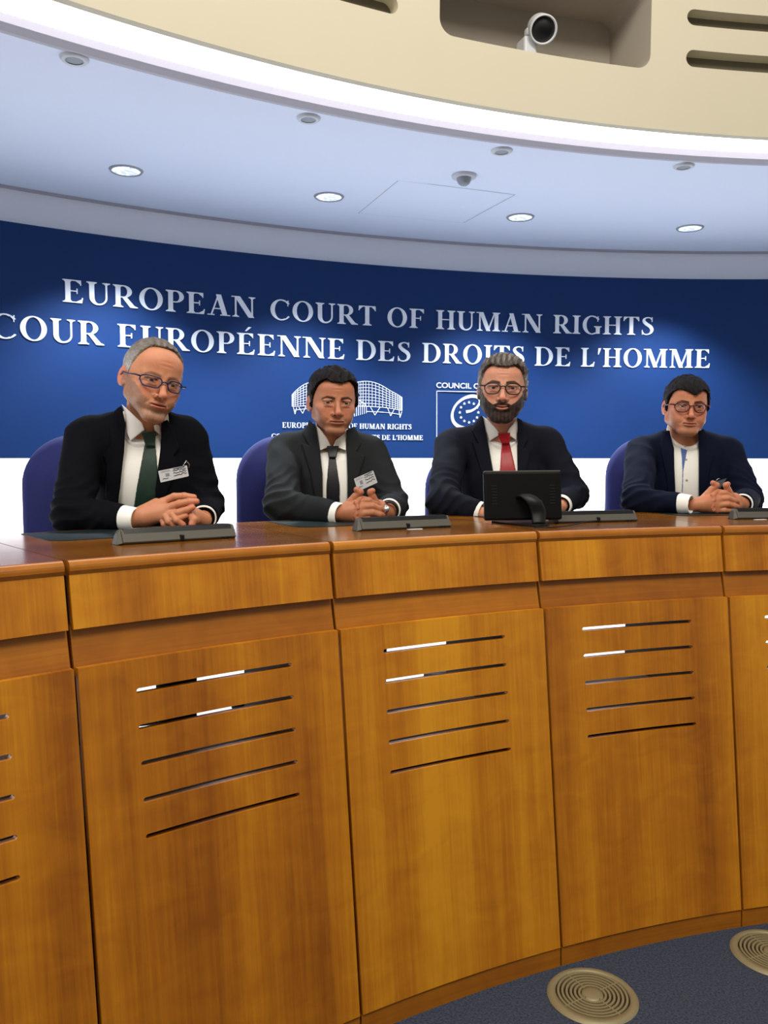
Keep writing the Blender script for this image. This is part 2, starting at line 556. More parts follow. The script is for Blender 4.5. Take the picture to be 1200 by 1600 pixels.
def line_ceil(a, b, w=0.0022):
    p, q = Vector(atz(a[0], a[1], ZC)), Vector(atz(b[0], b[1], ZC))
    d = (q - p).normalized(); n = Vector((-d.y, d.x, 0)) * w
    z = Vector((0, 0, -0.0008))
    m.add([p - n + z, q - n + z, q + n + z, p + n + z], [(0, 1, 2, 3)])
line_ceil((560, 333), (622, 282)); line_ceil((668, 287), (805, 304)); line_ceil((724, 348), (805, 304)); line_ceil((560, 333), (724, 348), 0.0006); line_ceil((622, 282), (668, 287), 0.0006)
o = m.build('hatch_joint', M['lip']); tag(o, 'thin joint lines of a square access hatch in the low ceiling', 'hatch')

# floor vents
def vent(th_deg, label):
    P = pol(4.291 * S, rad(th_deg), 0.0)
    e = empty('floor_vent', P, rad(-th_deg + 8))
    tag(e, label, 'floor vent', 'round bronze grilles in the carpet')
    RR = 0.114
    m = MB(); m.lathe([(0.0, 0.002), (RR - 0.01, 0.002)], 48, None, False); m.build('well_shade', M['gap'], e, matrix='local')  # flat dark disc stands in for the shade under the grille
    m = MB(); m.lathe([(RR - 0.022, 0.003), (RR - 0.021, 0.009), (RR - 0.006, 0.008), (RR, 0.001)], 64, None, False); m.build('rim', M['brass'], e, True, matrix='local')
    for k in range(6):
        r = 0.033 + k * 0.0105
        m = MB(); m.lathe([(r - 0.0032, 0.002), (r - 0.0028, 0.008), (r + 0.0028, 0.008), (r + 0.0032, 0.002)], 48, None, False); m.build('ring', M['brass'], e, matrix='local')
    m = MB(); m.lathe([(0, 0.0095), (0.017, 0.0095), (0.019, 0.0085), (0.026, 0.0085), (0.028, 0.002)], 40, None, False); m.build('hub', M['brass'], e, True, matrix='local')
    for k in range(4):
        a = k * math.pi / 2
        m = MB(); m.box((math.cos(a) * 0.06, math.sin(a) * 0.06, 0.0055), (0.072, 0.004, 0.006), Matrix.Rotation(a, 3, 'Z')); m.build('spoke', M['brass'], e, matrix='local')
vent(-22.85, 'round bronze floor grille nearer the camera, at the seam below the monitor')
vent(-13.89, 'round bronze floor grille cut by the right edge of the photo')


# ------------------------------------------------------------------ the curved bench
TH0, DTH = -40.77, 8.96
GAPD = 0.075
SIDE = {-2: 'bench unit beyond the left edge, left of the unit with the cut-off slots', -1: 'leftmost visible curved cherry bench unit with slots cut by the left edge',
        0: 'curved cherry bench unit in front of the grey-haired man in green tie', 1: 'curved cherry bench unit in front of the man in black tie',
        2: 'curved cherry bench unit in front of the bearded man behind the monitor', 3: 'curved cherry bench unit at the right edge, right of the bearded man\'s unit',
        4: 'curved cherry bench unit beyond the right edge of the photo'}


def slotted_panel(a0, a1, s0, s1, zs, zb, zt, Rb, Rt, thick, zh):
    m = MB()
    Rm = (Rb + Rt) / 2
    er = zh / Rm
    ths = sorted(set(list(np.linspace(rad(a0), rad(s0), 5)) + [rad(s0) + er * (1 - math.cos(x)) for x in np.linspace(0, math.pi / 2, 6)] +
                     list(np.linspace(rad(s0) + er, rad(s1) - er, 12)) + [rad(s1) - er * (1 - math.cos(x)) for x in np.linspace(0, math.pi / 2, 6)] +
                     list(np.linspace(rad(s1), rad(a1), 5))))
    Rz = lambda z: Rb + (Rt - Rb) * (z - zb) / (zt - zb)
    def hh(t):
        e = min(t - rad(s0), rad(s1) - t) / er
        if e <= 0: return 0
        return zh if e >= 1 else zh * math.sqrt(max(0, 1 - (1 - e) ** 2))
    def rows(t):
        r = [zb]
        for z in zs: r += [z - hh(t), z + hh(t)]
        return r + [zt]
    for t, u in zip(ths[:-1], ths[1:]):
        a, b = rows(t), rows(u)
        for off in (0, thick):
            for i in range(0, len(a), 2):
                m.add([pol(Rz(a[i]) + off, t, a[i]), pol(Rz(b[i]) + off, u, b[i]), pol(Rz(b[i + 1]) + off, u, b[i + 1]), pol(Rz(a[i + 1]) + off, t, a[i + 1])],
                      [(0, 1, 2, 3)], [[(t * Rm, a[i]), (u * Rm, b[i]), (u * Rm, b[i + 1]), (t * Rm, a[i + 1])]])
        for i in range(0, len(a)):
            if 0 < i < len(a) - 1 and hh(t) == 0 and hh(u) == 0: continue
            m.add([pol(Rz(a[i]), t, a[i]), pol(Rz(b[i]), u, b[i]), pol(Rz(b[i]) + thick, u, b[i]), pol(Rz(a[i]) + thick, t, a[i])],
                  [(0, 1, 2, 3)], [[(t * Rm, a[i]), (u * Rm, a[i]), (u * Rm, a[i] + thick), (t * Rm, a[i] + thick)]])
    for t in (ths[0], ths[-1]):
        m.add([pol(Rz(zb), t, zb), pol(Rz(zt), t, zt), pol(Rz(zt) + thick, t, zt), pol(Rz(zb) + thick, t, zb)], [(0, 1, 2, 3)], [[(0, zb), (0, zt), (thick, zt), (thick, zb)]])
    return m


def bench(k):
    a0 = TH0 + k * DTH; a1 = a0 + DTH
    g = GAPD
    e = empty('bench_unit', pol(4.8 * S, rad((a0 + a1) / 2), 0))
    tag(e, SIDE[k], 'bench', 'curved wooden bench units')
    RN, RB = 4.612 * S, 5.375 * S
    r = 0.014
    m = MB()
    m.arc([(RN + 0.02, ZT), (RB, ZT), (RB, ZT - 0.03), (RN + 0.02, ZT - 0.03)], a0 + 0.02, a1 - 0.02, 0.4)
    m.build('worktop', M['top'], e)
    m = MB()
    prof = [(RN + 0.0205, ZT)] + [(RN + r - r * math.sin(x), ZT - r + r * math.cos(x)) for x in np.linspace(0, math.pi / 2, 6)] + [(RN + 0.0, ZT - 0.02), (RN + 0.004, ZT - 0.028), (RN + 0.0205, ZT - 0.028)]
    m.arc(prof, a0 + g, a1 - g, 0.4)
    m.build('nosing', M['nosing'], e, smooth=False)
    m = MB(); m.arc([(RN + 0.005, ZT - 0.0272), (4.597 * S, 1.196 * S), (4.597 * S + 0.02, 1.196 * S), (RN + 0.025, ZT - 0.0272)], a0 + g, a1 - g, 0.4)
    m.build('fascia', M['panel'], e)
    m = MB(); m.arc([(4.618 * S, 1.2 * S), (4.590 * S, 1.09 * S), (4.640 * S, 1.09 * S), (4.66 * S, 1.2 * S)], a0 + g * .7, a1 - g * .7, 0.4)
    m.build('middle_band', M['band'], e)
    zs = [(0.6925 + 0.0857 * i) * S for i in range(5)]
    m = slotted_panel(a0 + g * .8, a1 - g * .8, a0 + 1.74, a0 + 7.07, zs, 0.062 * S, 1.110 * S, 4.448 * S, 4.572 * S, 0.016, 0.0052)
    m.build('front_panel', M['panel'], e)
    m = MB(); m.arc([(4.450 * S, 0.0), (4.452 * S, 0.058 * S), (4.475 * S, 0.058 * S), (4.475 * S, 0.0)], a0 + g * .5, a1 - g * .5, 0.4)
    m.build('kick_board', M['band'], e)
    m = MB(); m.arc([(4.66 * S, ZDAIS + .002), (4.66 * S, ZDAIS + .2), (5.15 * S, ZDAIS + .2), (5.15 * S, ZDAIS + .002)], a0 + .4, a1 - .4, 1)  # added dark box, blocks the bright floor behind the lower slots
    m.build('slot_blocker', M['gap'], e)
    m = MB()
    ag = 0.3
    m.arc([(4.462 * S, 0.01), (4.642 * S, 1.19 * S), (4.642 * S, ZT - 0.032), (5.2 * S, ZT - 0.032), (5.2 * S, 0.6), (4.64 * S, 0.42), (4.64 * S, 0.01)], a1 - ag, a1 + 0.07, 0.2)
    m.build('side_panel', M['gap'], e)
for k in range(-2, 5): bench(k)


# desk pads, microphone units
def seat_thing(name, k, th_off, R, z=ZT):
    th = rad(TH0 + k * DTH + th_off)
    e = empty(name, pol(R, th, z), -th)
    return e

PADL = {-1: 'dark green leather desk pad at the far left seat', 0: 'dark green leather desk pad under the forearms of the man in green tie', 1: 'dark green leather desk pad under the forearms of the man in black tie',
        2: 'dark green leather desk pad before the bearded man in red tie', 3: 'dark green leather desk pad under the hands of the man in the collarless shirt'}
for k in range(0, 4):
    e = MB()
    a0 = TH0 + k * DTH
    pts = []
    R0, R1, b0, b1 = 5.055 * S, 5.345 * S, a0 + 1.35, a0 + 7.5
    rr = 0.05
    for i in range(7):
        x = i / 6 * math.pi / 2
        pts.append((b0 + math.degrees(rr / R0) * (1 - math.sin(x)), R0 + rr * (1 - math.cos(x))))
    front = [(b0 + math.degrees(rr / R0) + (b1 - b0 - 2 * math.degrees(rr / R0)) * i / 10, R0) for i in range(11)]
    left = [(b0 + math.degrees(rr / R0) * (1 - math.sin(x)), R0 + rr * (1 - math.cos(x))) for x in np.linspace(math.pi / 2, 0, 6)]
    right = [(b1 - math.degrees(rr / R0) * (1 - math.sin(x)), R0 + rr * (1 - math.cos(x))) for x in np.linspace(0, math.pi / 2, 6)]
    back = [(b1 - (b1 - b0) * i / 10, R1) for i in range(11)]
    poly = left + front[1:-1] + right + back
    e.prism(poly, lambda u, v, t: pol(v, rad(u), ZT + t), 0.0002, 0.0016)
    o = e.build('desk_pad', M['pad'])
    tag(o, PADL[k], 'desk pad', 'leather desk pads')

MICL = ['grey wedge-shaped microphone unit in front of the man in green tie', 'grey wedge-shaped microphone unit in front of the man in black tie',
        'grey wedge-shaped microphone unit to the right of the monitor, with a black cable', 'grey wedge-shaped microphone unit cut by the right edge of the photo']
def mic_unit(k):
    e = seat_thing('microphone_unit', k, 4.76, 4.86 * S)
    tag(e, MICL[k], 'microphone unit', 'grey desk microphone units')
    Lh = 0.143; h = 0.034; d = 0.05
    prof = [(-0.002, 0.0), (-0.008, 0.006), (0.006, h * .82), (0.012, h), (0.03, h), (d, 0.012), (d, 0.0)]
    m = MB()
    n = len(prof)
    vs = [(-Lh, y, z) for y, z in prof] + [(Lh, y, z) for y, z in prof]
    m.add(vs, [tuple(range(n)), tuple(range(2 * n - 1, n - 1, -1))] + [(i, (i + 1) % n, n + (i + 1) % n, n + i) for i in range(n)])
    m.build('body', M['grey_unit'], e, bevel=0.0015, matrix='local')
    m = MB(); m.add([(-Lh - 0.016, -0.004, 0), (-Lh - 0.016, 0.03, 0), (-Lh - 0.008, 0.006, h * .8), (-Lh - 0.008, 0.026, h * .8), (-Lh - .0005, -0.008, 0.004), (-Lh - .0005, 0.045, 0.0), (-Lh - .0005, 0.009, h), (-Lh - .0005, 0.03, h)],
                    [(0, 1, 3, 2), (4, 6, 7, 5), (0, 2, 6, 4), (1, 5, 7, 3), (2, 3, 7, 6), (0, 4, 5, 1)])
    m.build('end_cap', M['grey_unit'], e, bevel=0.002, matrix='local')
    m = MB(); m.add([(-Lh + 0.006, 0.0035, h * .70), (Lh - 0.008, 0.0035, h * .70), (Lh - 0.008, 0.0095, h * 1.045), (-Lh + 0.006, 0.0095, h * 1.045), (-Lh + 0.006, 0.032, h * 1.045), (Lh - 0.008, 0.032, h * 1.045)],
                    [(0, 1, 2, 3), (3, 2, 5, 4)])
    m.build('speaker_strip', M['strip'], e, matrix='local')
    m = MB(); m.box((0.0, -0.006, 0.010), (0.009, 0.012, 0.014)); m.build('socket', M['black'], e, bevel=0.002, matrix='local')
    for x in (Lh - 0.02, Lh - 0.035):
        m = MB(); m.lathe([(0, -0.0), (0.004, 0.0), (0.004, 0.006), (0, 0.006)], 10, Matrix.Translation((x, -0.006, 0.0)), False); m.build('foot', M['black'], e, matrix='local')
for k in range(4): mic_unit(k)

# small slips under two of the units
for (px, py, y, lab) in [(648, 827, 0, 'small white slip of paper by the microphone unit of the man in black tie'), (1188, 812, 0, 'small white slip of paper by the microphone unit at the right edge')]:
    P = atz(px, py, ZT)
    m = MB(); m.box((P[0], P[1], ZT + 0.0006), (0.045, 0.012, 0.001), Matrix.Rotation(0.35, 3, 'Z'))
    tag(m.build('paper_slip', M['paper']), lab, 'paper')


# monitor seen from behind
def monitor():
    y = 2.50
    A, B, C_, D_ = (Vector(at(758, 738, y + 0.02)), Vector(at(878, 737, y + 0.045)), Vector(at(873, 811, y + 0.025)), Vector(at(755, 814, y)))
    base = Vector(atz(812, 821, ZT)); base.z = ZT
    e = empty('monitor', base)
    tag(e, 'black flat monitor on a curved stand, seen from behind, in front of the bearded man', 'monitor')
    ux = (B - A).normalized(); c = (A + B + C_ + D_) / 4
    uz = ((A + B) / 2 - (C_ + D_) / 2).normalized(); uy = uz.cross(ux).normalized() * 1.0
    uz = ux.cross(uy).normalized()
    w = (B - A).length; h = ((A + B) / 2 - (C_ + D_) / 2).length
    R3 = Matrix((ux, uy, uz)).transposed()
    m = MB(); m.box(c, (w, 0.022, h), R3); m.build('housing', M['screen'], e, bevel=0.006)
    m = MB(); m.box(c + uz * (h / 2 + 0.001) , (w - .004, 0.02, 0.004), R3); m.build('top_edge', M['grey_unit'], e, bevel=0.001)
    m = MB(); m.box(c + uy * 0.012, (w - 0.02, 0.002, h - 0.02), R3); m.build('screen_glass', M['strip'], e)
    for sx in (-1, 1):
        m = MB()
        for i in range(7):
            m.box(c + ux * sx * (w / 2 - 0.03) - uy * 0.0115 + uz * (0.03 - i * 0.009), (0.016, 0.002, 0.003), R3)
        m.build('vent', M['strip'], e)
    # curved neck: a band sweeping down from the back of the housing
    top = c - uy * 0.012 - uz * 0.004 + ux * 0.006
    pts = [top + ux * -0.012, top + ux * 0.0 - uy * 0.022 + uz * 0.0, top + ux * 0.018 - uy * 0.034 - uz * 0.02, top + ux * 0.030 - uy * 0.03 - uz * 0.05, Vector((base.x + 0.055, top.y - 0.045, ZT + 0.006))]
    wd = [0.03, 0.034, 0.034, 0.030, 0.030]
    vs = []; fs = []
    def cr(t):
        n = len(pts) - 1; i = min(int(t), n - 1); f = t - i
        P = [pts[max(i - 1, 0)], pts[i], pts[i + 1], pts[min(i + 2, n)]]
        return 0.5 * (2 * P[1] + (P[2] - P[0]) * f + (2 * P[0] - 5 * P[1] + 4 * P[2] - P[3]) * f * f + (3 * P[1] - P[0] - 3 * P[2] + P[3]) * f ** 3)
    N_ = 24
    m = MB()
    for i in range(N_ + 1):
        t = i / N_ * (len(pts) - 1)
        p = cr(t); q = cr(min(t + 0.05, len(pts) - 1)) - cr(max(t - 0.05, 0))
        q.normalize(); nn = ux.cross(q).normalized()
        wdt = 0.026 + 0.008 * math.sin(i / N_ * math.pi)
        for a in np.linspace(0, 2 * math.pi, 13)[:-1]:
            vs.append(p + ux * math.cos(a) * wdt * 0.75 + nn * math.sin(a) * 0.008)
    for i in range(N_):
        for j in range(12):
            fs.append((i * 12 + j, i * 12 + (j + 1) % 12, (i + 1) * 12 + (j + 1) % 12, (i + 1) * 12 + j))
    fs.append(tuple(range(12))); fs.append(tuple(N_ * 12 + j for j in range(12)))
    m.add(vs, fs); m.build('stand_neck', M['black'], e, smooth=True)
    m = MB()
    bl, br, bf = Vector(atz(768, 817, ZT)), Vector(atz(856, 817, ZT)), Vector(atz(842, 824, ZT))
    bk = Vector(atz(800, 812, ZT))
    ring = []
    for P0, P1, P2 in ((bl, bf, br), (br, bk, bl)):
        for i in range(10):
            f = i / 10
            ring.append(P0 * (1 - f) ** 2 + (P1 * 2 - (P0 + P2) / 2) * 2 * f * (1 - f) + P2 * f * f)
    m.prism([(p.x, p.y) for p in ring], lambda u, v, t: Vector((u, v, ZT + t)), 0.0, 0.006)
    m.build('foot', M['black'], e)
monitor()
m = MB()
cp = [(835, 824), (862, 824), (885, 822), (905, 818), (920, 814.5), (934, 813.5)]
m.tube([Vector(atz(px, py, ZT + 0.004)) if i < 4 else Vector(atz(px, py, ZT + 0.006 + 0.003 * (i - 3))) for i, (px, py) in enumerate(cp)], 0.0018, 8)
m.build('power_cable', M['black'], smooth=True)['label'] = 'thin black cable running from the monitor foot to the grey microphone unit'
bpy.data.objects['power_cable']['category'] = 'cable'


# ------------------------------------------------------------------ chairs
def chair(cx, y, z_top, rz, label):
    """upholstered seat with a tall rounded back; cx,y = centre of the backrest"""
    e = empty('office_chair', (cx, y, ZDAIS), rz)
    tag(e, label, 'chair', 'blue upholstered chairs')
    W = 0.25; H1 = z_top - ZDAIS; H0 = 0.47; r = 0.17; t = 0.045
    out = []
    for i in range(13):
        x = i / 12 * math.pi / 2
        out.append((-W + r - r * math.cos(x), H1 - r + r * math.sin(x)))
    out = [(-W * .9, H0), (-W, H0 + 0.2)] + out
    poly = out + [(-x, z) for x, z in out[::-1]]
    m = MB()
    n = len(poly)
    rings = []
    for (ins, yy) in ((0.02, -t), (0.005, -t * .7), (0, 0), (0.005, t * .7), (0.02, t)):
        rg = []
        for (x, z) in poly:
            cz = (H0 + H1) / 2
            sx = 1 - ins / W; sz = 1 - ins / ((H1 - H0) / 2)
            rg.append((x * sx, yy + 0.05 * (x / W) ** 2 * -1.0, cz + (z - cz) * sz))
        rings.append(rg)
    vs = [p for rg in rings for p in rg]; fs = []
    for i in range(4):
        for j in range(n):
            fs.append((i * n + j, i * n + (j + 1) % n, (i + 1) * n + (j + 1) % n, (i + 1) * n + j))
    def capf(b):
        k = n // 2
        for j in range(k - 1):
            fs.append((b + j, b + j + 1, b + n - 2 - j, b + n - 1 - j))
    capf(0); capf(4 * n)
    m.add(vs, fs)
    m.build('backrest', M['chair'], e, smooth=True, matrix='local')
    m = MB(); m.tube([(-W * .97, -0.045 - t * .6, H1 - 0.155), (-W * .5, -0.012 - t - .002, H1 - 0.155), (0, -t - .001, H1 - 0.155), (W * .5, -0.012 - t - .002, H1 - 0.155), (W * .97, -0.045 - t * .6, H1 - 0.155)], 0.004, 8)
    m.build('seam', M['chair'], e, smooth=True, matrix='local')
    m = MB(); m.box((0, -0.25, 0.43), (0.48, 0.46, 0.08)); m.build('seat', M['chair'], e, bevel=0.03, matrix='local')
    m = MB(); m.lathe([(0, 0.04), (0.03, 0.04), (0.028, 0.39), (0, 0.39)], 16, Matrix.Translation((0, -0.25, 0)), False); m.build('column', M['chrome'], e, True, matrix='local')
    m = MB(); m.tube([(0, 0.04, 0.7), (0, 0.06, 0.5), (0, 0.02, 0.38), (0, -0.12, 0.375)], 0.018, 8); m.build('back_bar', M['darkmetal'], e, True, matrix='local')
    for k in range(5):
        a = k * 2 * math.pi / 5 + 0.3
        m = MB(); m.tube([(0, -0.25, 0.085), (math.cos(a) * 0.26, -0.25 + math.sin(a) * 0.26, 0.06)], [0.022, 0.014], 8); lg = m.build('leg', M['darkmetal'], e, True, matrix='local')
        m = MB(); m.lathe([(0, -0.012), (0.025, -0.012), (0.025, 0.012), (0, 0.012)], 14, Matrix.Translation((math.cos(a) * 0.26, -0.25 + math.sin(a) * 0.26, 0.026)) @ Matrix.Rotation(a, 4, 'Z') @ Matrix.Rotation(math.pi / 2, 4, 'X'), False)
        m.build('castor', M['black'], e, True, matrix='local')
def chair_px(left, ztop_py, y, rz, label):
    P = at(left, 760, y)
    Q = at(left + 60, ztop_py, y)
    chair(P[0] + 0.25, y, Q[2], rz, label)
chair_px(47, 679, 2.86, 0.25, 'blue upholstered chair behind the grey-haired man in green tie')
chair_px(371, 681, 3.22, 0.15, 'blue upholstered chair behind the man in black tie')
chair_px(664, 700, 3.48, -0.05, 'blue upholstered chair behind the bearded man in red tie')
chair_px(946, 684, 3.68, -0.15, 'blue upholstered chair behind the man in the collarless shirt')

# ------------------------------------------------------------------ lettering on the backdrop
def glyph(ch):
    """capital with serifs; cap height 1 -> (width, list of convex polygons)"""
    T, t, sh, sx = 0.155, 0.055, 0.045, 0.075
    P = []
    def rect(x0, y0, x1, y1): P.append([(x0, y0), (x1, y0), (x1, y1), (x0, y1)])
    def stem(x, w, y0=0.0, y1=1.0, bot=True, top=True, sx=sx):
        rect(x, y0, x + w, y1)
        if bot:
            rect(x - sx, y0, x + w + sx, y0 + sh)
            P.append([(x - sx * .6, y0 + sh), (x + .001, y0 + sh), (x + .001, y0 + .11)]); P.append([(x + w, y0 + sh), (x + w + sx * .6, y0 + sh), (x + w, y0 + .11)])
        if top:
            rect(x - sx, y1 - sh, x + w + sx, y1)
            P.append([(x + .001, y1 - sh), (x - sx * .6, y1 - sh), (x + .001, y1 - .11)]); P.append([(x + w + sx * .6, y1 - sh), (x + w, y1 - sh), (x + w, y1 - .11)])
    def ring(cx, cy, rx, ry, tx, ty, a0, a1, n=28):
        for i in range(n):
            a = rad(a0 + (a1 - a0) * i / n); b = rad(a0 + (a1 - a0) * (i + 1) / n)
            P.append([(cx + rx * math.cos(a), cy + ry * math.sin(a)), (cx + rx * math.cos(b), cy + ry * math.sin(b)),
                      (cx + (rx - tx) * math.cos(b), cy + (ry - ty) * math.sin(b)), (cx + (rx - tx) * math.cos(a), cy + (ry - ty) * math.sin(a))])
    def bar(a, b, w):
        d = Vector((b[0] - a[0], b[1] - a[1])); n = Vector((-d.y, d.x)).normalized() * w / 2
        P.append([(a[0] - n.x, a[1] - n.y), (b[0] - n.x, b[1] - n.y), (b[0] + n.x, b[1] + n.y), (a[0] + n.x, a[1] + n.y)])
    def para(x0, x1, w, y0=0.0, y1=1.0): P.append([(x0, y0), (x0 + w, y0), (x1 + w, y1), (x1, y1)])
    def stroke(pts, ws, n=6):
        Q = []
        m = len(pts)
        for i in range(m - 1):
            p = [pts[max(i - 1, 0)], pts[i], pts[i + 1], pts[min(i + 2, m - 1)]]
            for j in range(n):
                f = j / n
                q = [0.5 * (2 * p[1][c] + (p[2][c] - p[0][c]) * f + (2 * p[0][c] - 5 * p[1][c] + 4 * p[2][c] - p[3][c]) * f * f + (3 * p[1][c] - p[0][c] - 3 * p[2][c] + p[3][c]) * f ** 3) for c in (0, 1)]
                Q.append((q[0], q[1], ws[i] * (1 - f) + ws[i + 1] * f))
        Q.append((pts[-1][0], pts[-1][1], ws[-1]))
        L, R = [], []
        for i, (x, y, w) in enumerate(Q):
            a, b = Q[max(i - 1, 0)], Q[min(i + 1, len(Q) - 1)]
            d = Vector((b[0] - a[0], b[1] - a[1])).normalized()
            L.append((x - d.y * w / 2, y + d.x * w / 2)); R.append((x + d.y * w / 2, y - d.x * w / 2))
        for i in range(len(Q) - 1): P.append([R[i], R[i + 1], L[i + 1], L[i]])
    w = 0.7
    if ch in 'EÉF':
        stem(.10, T, sx=.08, bot=True); w = .68 if ch != 'F' else .63
        rect(.2, 1 - sh, .58, 1); P.append([(.53, 1 - sh), (.555, .78), (.585, .78), (.58, 1)]); P.append([(.42, 1 - sh), (.56, .82), (.56, 1 - sh)])
        rect(.2, .49, .46, .535); P.append([(.44, .40), (.47, .40), (.47, .63), (.44, .63)])
        if ch != 'F':
            rect(.2, 0, .60, sh); P.append([(.56, sh - .02), (.60, 0), (.635, .24), (.60, .24)]); P.append([(.42, sh), (.585, sh), (.60, .18)])
        if ch == 'É': P.append([(.30, 1.10), (.36, 1.10), (.53, 1.30), (.42, 1.30)])
    elif ch == 'L':
        stem(.10, T, sx=.08); rect(.2, 0, .56, sh); P.append([(.52, sh - .02), (.56, 0), (.60, .26), (.565, .26)]); P.append([(.38, sh), (.55, sh), (.57, .2)]); w = .63
    elif ch == 'T':
        stem(.27, T, top=False, sx=.09); rect(.03, 1 - sh, .665, 1)
        P.append([(.03, 1), (.02, .76), (.05, .76), (.09, 1)]); P.append([(.665, 1), (.605, 1), (.645, .76), (.675, .76)])
        P.append([(.05, .80), (.18, 1 - sh), (.05, 1 - sh)]); P.append([(.645, .80), (.645, 1 - sh), (.52, 1 - sh)]); w = .70
    elif ch == 'I':
        stem(.10, T, sx=.085); w = .36
    elif ch == 'H':
        stem(.10, T, sx=.08); stem(.56, T, sx=.08); rect(.2, .49, .6, .54); w = .81
    elif ch == 'N':
        stem(.12, t, top=False, sx=.09); rect(.0, 1 - sh, .18, 1); para(.60, .10, .20, 0, 1); stem(.70, t, bot=False, sx=.09); w = .87
        P[-1] = P[-1]
    elif ch == 'M':
        stem(.12, t, top=False, sx=.085); rect(.01, 1 - sh, .28, 1); para(.42, .12, .17); para(.46, .745, .055); stem(.76, T, sx=.08); rect(.72, 1 - sh, .99, 1); w = 1.03
    elif ch == 'U':
        stem(.10, T, y0=.32, bot=False, sx=.08); stem(.60, t, y0=.32, bot=False, sx=.09)
        ring(.3775, .33, .2775, .345, T, .07, 180, 270, 14); ring(.3775, .33, .2775, .345, t, .07, 270, 360, 14); w = .77
    elif ch == 'A':
        para(.10, .355, .05, 0, .98); para(.52, .30, .17, 0, 1.0); rect(.19, .30, .60, .345)
        rect(0, 0, .24, sh); rect(.44, 0, .78, sh); w = .79
    elif ch == 'D':
        stem(.10, T, sx=.08); rect(.2, 0, .38, .05); rect(.2, .95, .38, 1); ring(.36, .5, .40, .5, T, .05, -90, 90); w = .80
    elif ch in 'PR':
        stem(.10, T, sx=.08); rect(.2, .95, .36, 1); yb = .44
        rect(.2, yb, .36, yb + .048); ring(.35, .72, .27, .28, T * .95, .05, -90, 90, 18); w = .65
        if ch == 'R':
            P.append([(.30, .46), (.46, .46), (.74, .02), (.56, 0)]); P.append([(.56, 0), (.80, 0), (.80, .035), (.70, .09)]); w = .77
    elif ch == 'O':
        ring(.42, .5, .38, .52, T, .052, 0, 360, 44); w = .84
    elif ch in 'CG':
        ring(.43, .5, .39, .52, T, .055, 62, 298, 34)
        ring(.43, .5, .39, .52, .09, .055, 38, 62, 5)
        P.append([(.66, .70), (.69, .70), (.70, .98), (.665, .98)])
        if ch == 'C':
            ring(.43, .5, .39, .52, .07, .055, 298, 322, 5); w = .76
        else:
            ring(.43, .5, .39, .52, .07, .055, 298, 310, 3); stem(.60, T, y0=.03, y1=.44, bot=False, sx=.08); w = .84
    elif ch == 'S':
        stroke([(.47, .84), (.40, .945), (.27, .965), (.15, .89), (.14, .75), (.25, .60), (.40, .47), (.47, .30), (.42, .12), (.28, .035), (.14, .06), (.07, .18)],
               [.05, .05, .055, .09, .13, .165, .165, .135, .09, .055, .05, .05])
        P.append([(.455, .73), (.485, .73), (.485, .99), (.455, .99)]); P.append([(.055, 0.02), (.085, 0.02), (.08, .28), (.05, .28)]); w = .56
    elif ch == "'":
        P.append([(.06, .66), (.10, .66), (.20, 1.0), (.08, 1.0)]); w = .22
    return w, P


RL = RW - 0.003
def word_polys(txt, cond=1.0):
    x = 0; out = []
    for c in txt:
        if c == ' ':
            x += .32; continue
        w, P = glyph(c)
        out += [[((x + u), v) for u, v in p] for p in P]
        x += w + 0.045
    return x - 0.045, out


def wall_word(name, txt, th0, th1, z0, z1, parent):
    W, polys = word_polys(txt)
    m = MB()
    for p in polys:
        m.prism(p, lambda u, v, t: pol(RL + t, th0 + (th1 - th0) * u / W, z0 + (z1 - z0) * v), -0.002, 0.0028)
    return m.build(name, M['letters'], parent)


def line_z(pts):
    """average heights of the baseline / cap line from survey points"""
    return sum(oncyl(x, y, RL)[1] for x, y in pts) / len(pts)
b1 = line_z([(107, 474), (270, 486), (868, 520), (987, 523)]); c1 = line_z([(105, 438), (270, 453), (868, 491), (985, 495)])
b2 = line_z([(133, 539), (193, 541), (560, 562), (665, 566), (870, 572), (955, 573.5), (1085, 575)]); c2 = line_z([(133, 502), (193, 507), (560, 530), (665, 535), (870, 543), (955, 544.5), (1085, 546.5)])
th = lambda px, py: oncyl(px, py, RL)[0]
for w, x0, x1, y in [('EUROPEAN', 97, 400, 470), ('COURT', 421, 588, 490), ('OF', 604, 664, 500), ('HUMAN', 681, 848, 505), ('RIGHTS', 864, 1022, 510)]:
    wall_word('lettering', w, th(x0, y), th(x1, y), b1, c1, BACKDROP)
sc_ = None
for w, x0, x1, y in [('EUROPÉENNE', 183, 540, 535), ('DES', 556, 642, 547), ('DROITS', 659, 820, 552), ('DE', 835, 893, 556), ("L'HOMME", 907, 1111, 560)]:
    t0, t1 = th(x0, y), th(x1, y)
    if sc_ is None: sc_ = (t1 - t0) / word_polys(w)[0]
    wall_word('lettering', w, t0, t1, b2, c2, BACKDROP)
t1 = th(161, 520); wall_word('lettering', 'COUR', t1 - sc_ * word_polys('COUR')[0], t1, b2, c2, BACKDROP)
# captions under the court emblem
def cap_line(txt, x0, x1, yb, yc, xa):
    t0, t1 = th(x0, yb), th(x1, yb)
    zb, zc = oncyl(xa, yb, RL)[1], oncyl(xa, yc, RL)[1]
    wall_word('caption', txt, t0, t1, zb, zc, BACKDROP)
cap_line('EUROPEAN COURT OF HUMAN RIGHTS', 441, 643, 670.5, 662.5, 610)
cap_line("COUR EUROPÉENNE DES DROITS DE L'HOMME", 424, 661, 687.5, 680, 630)

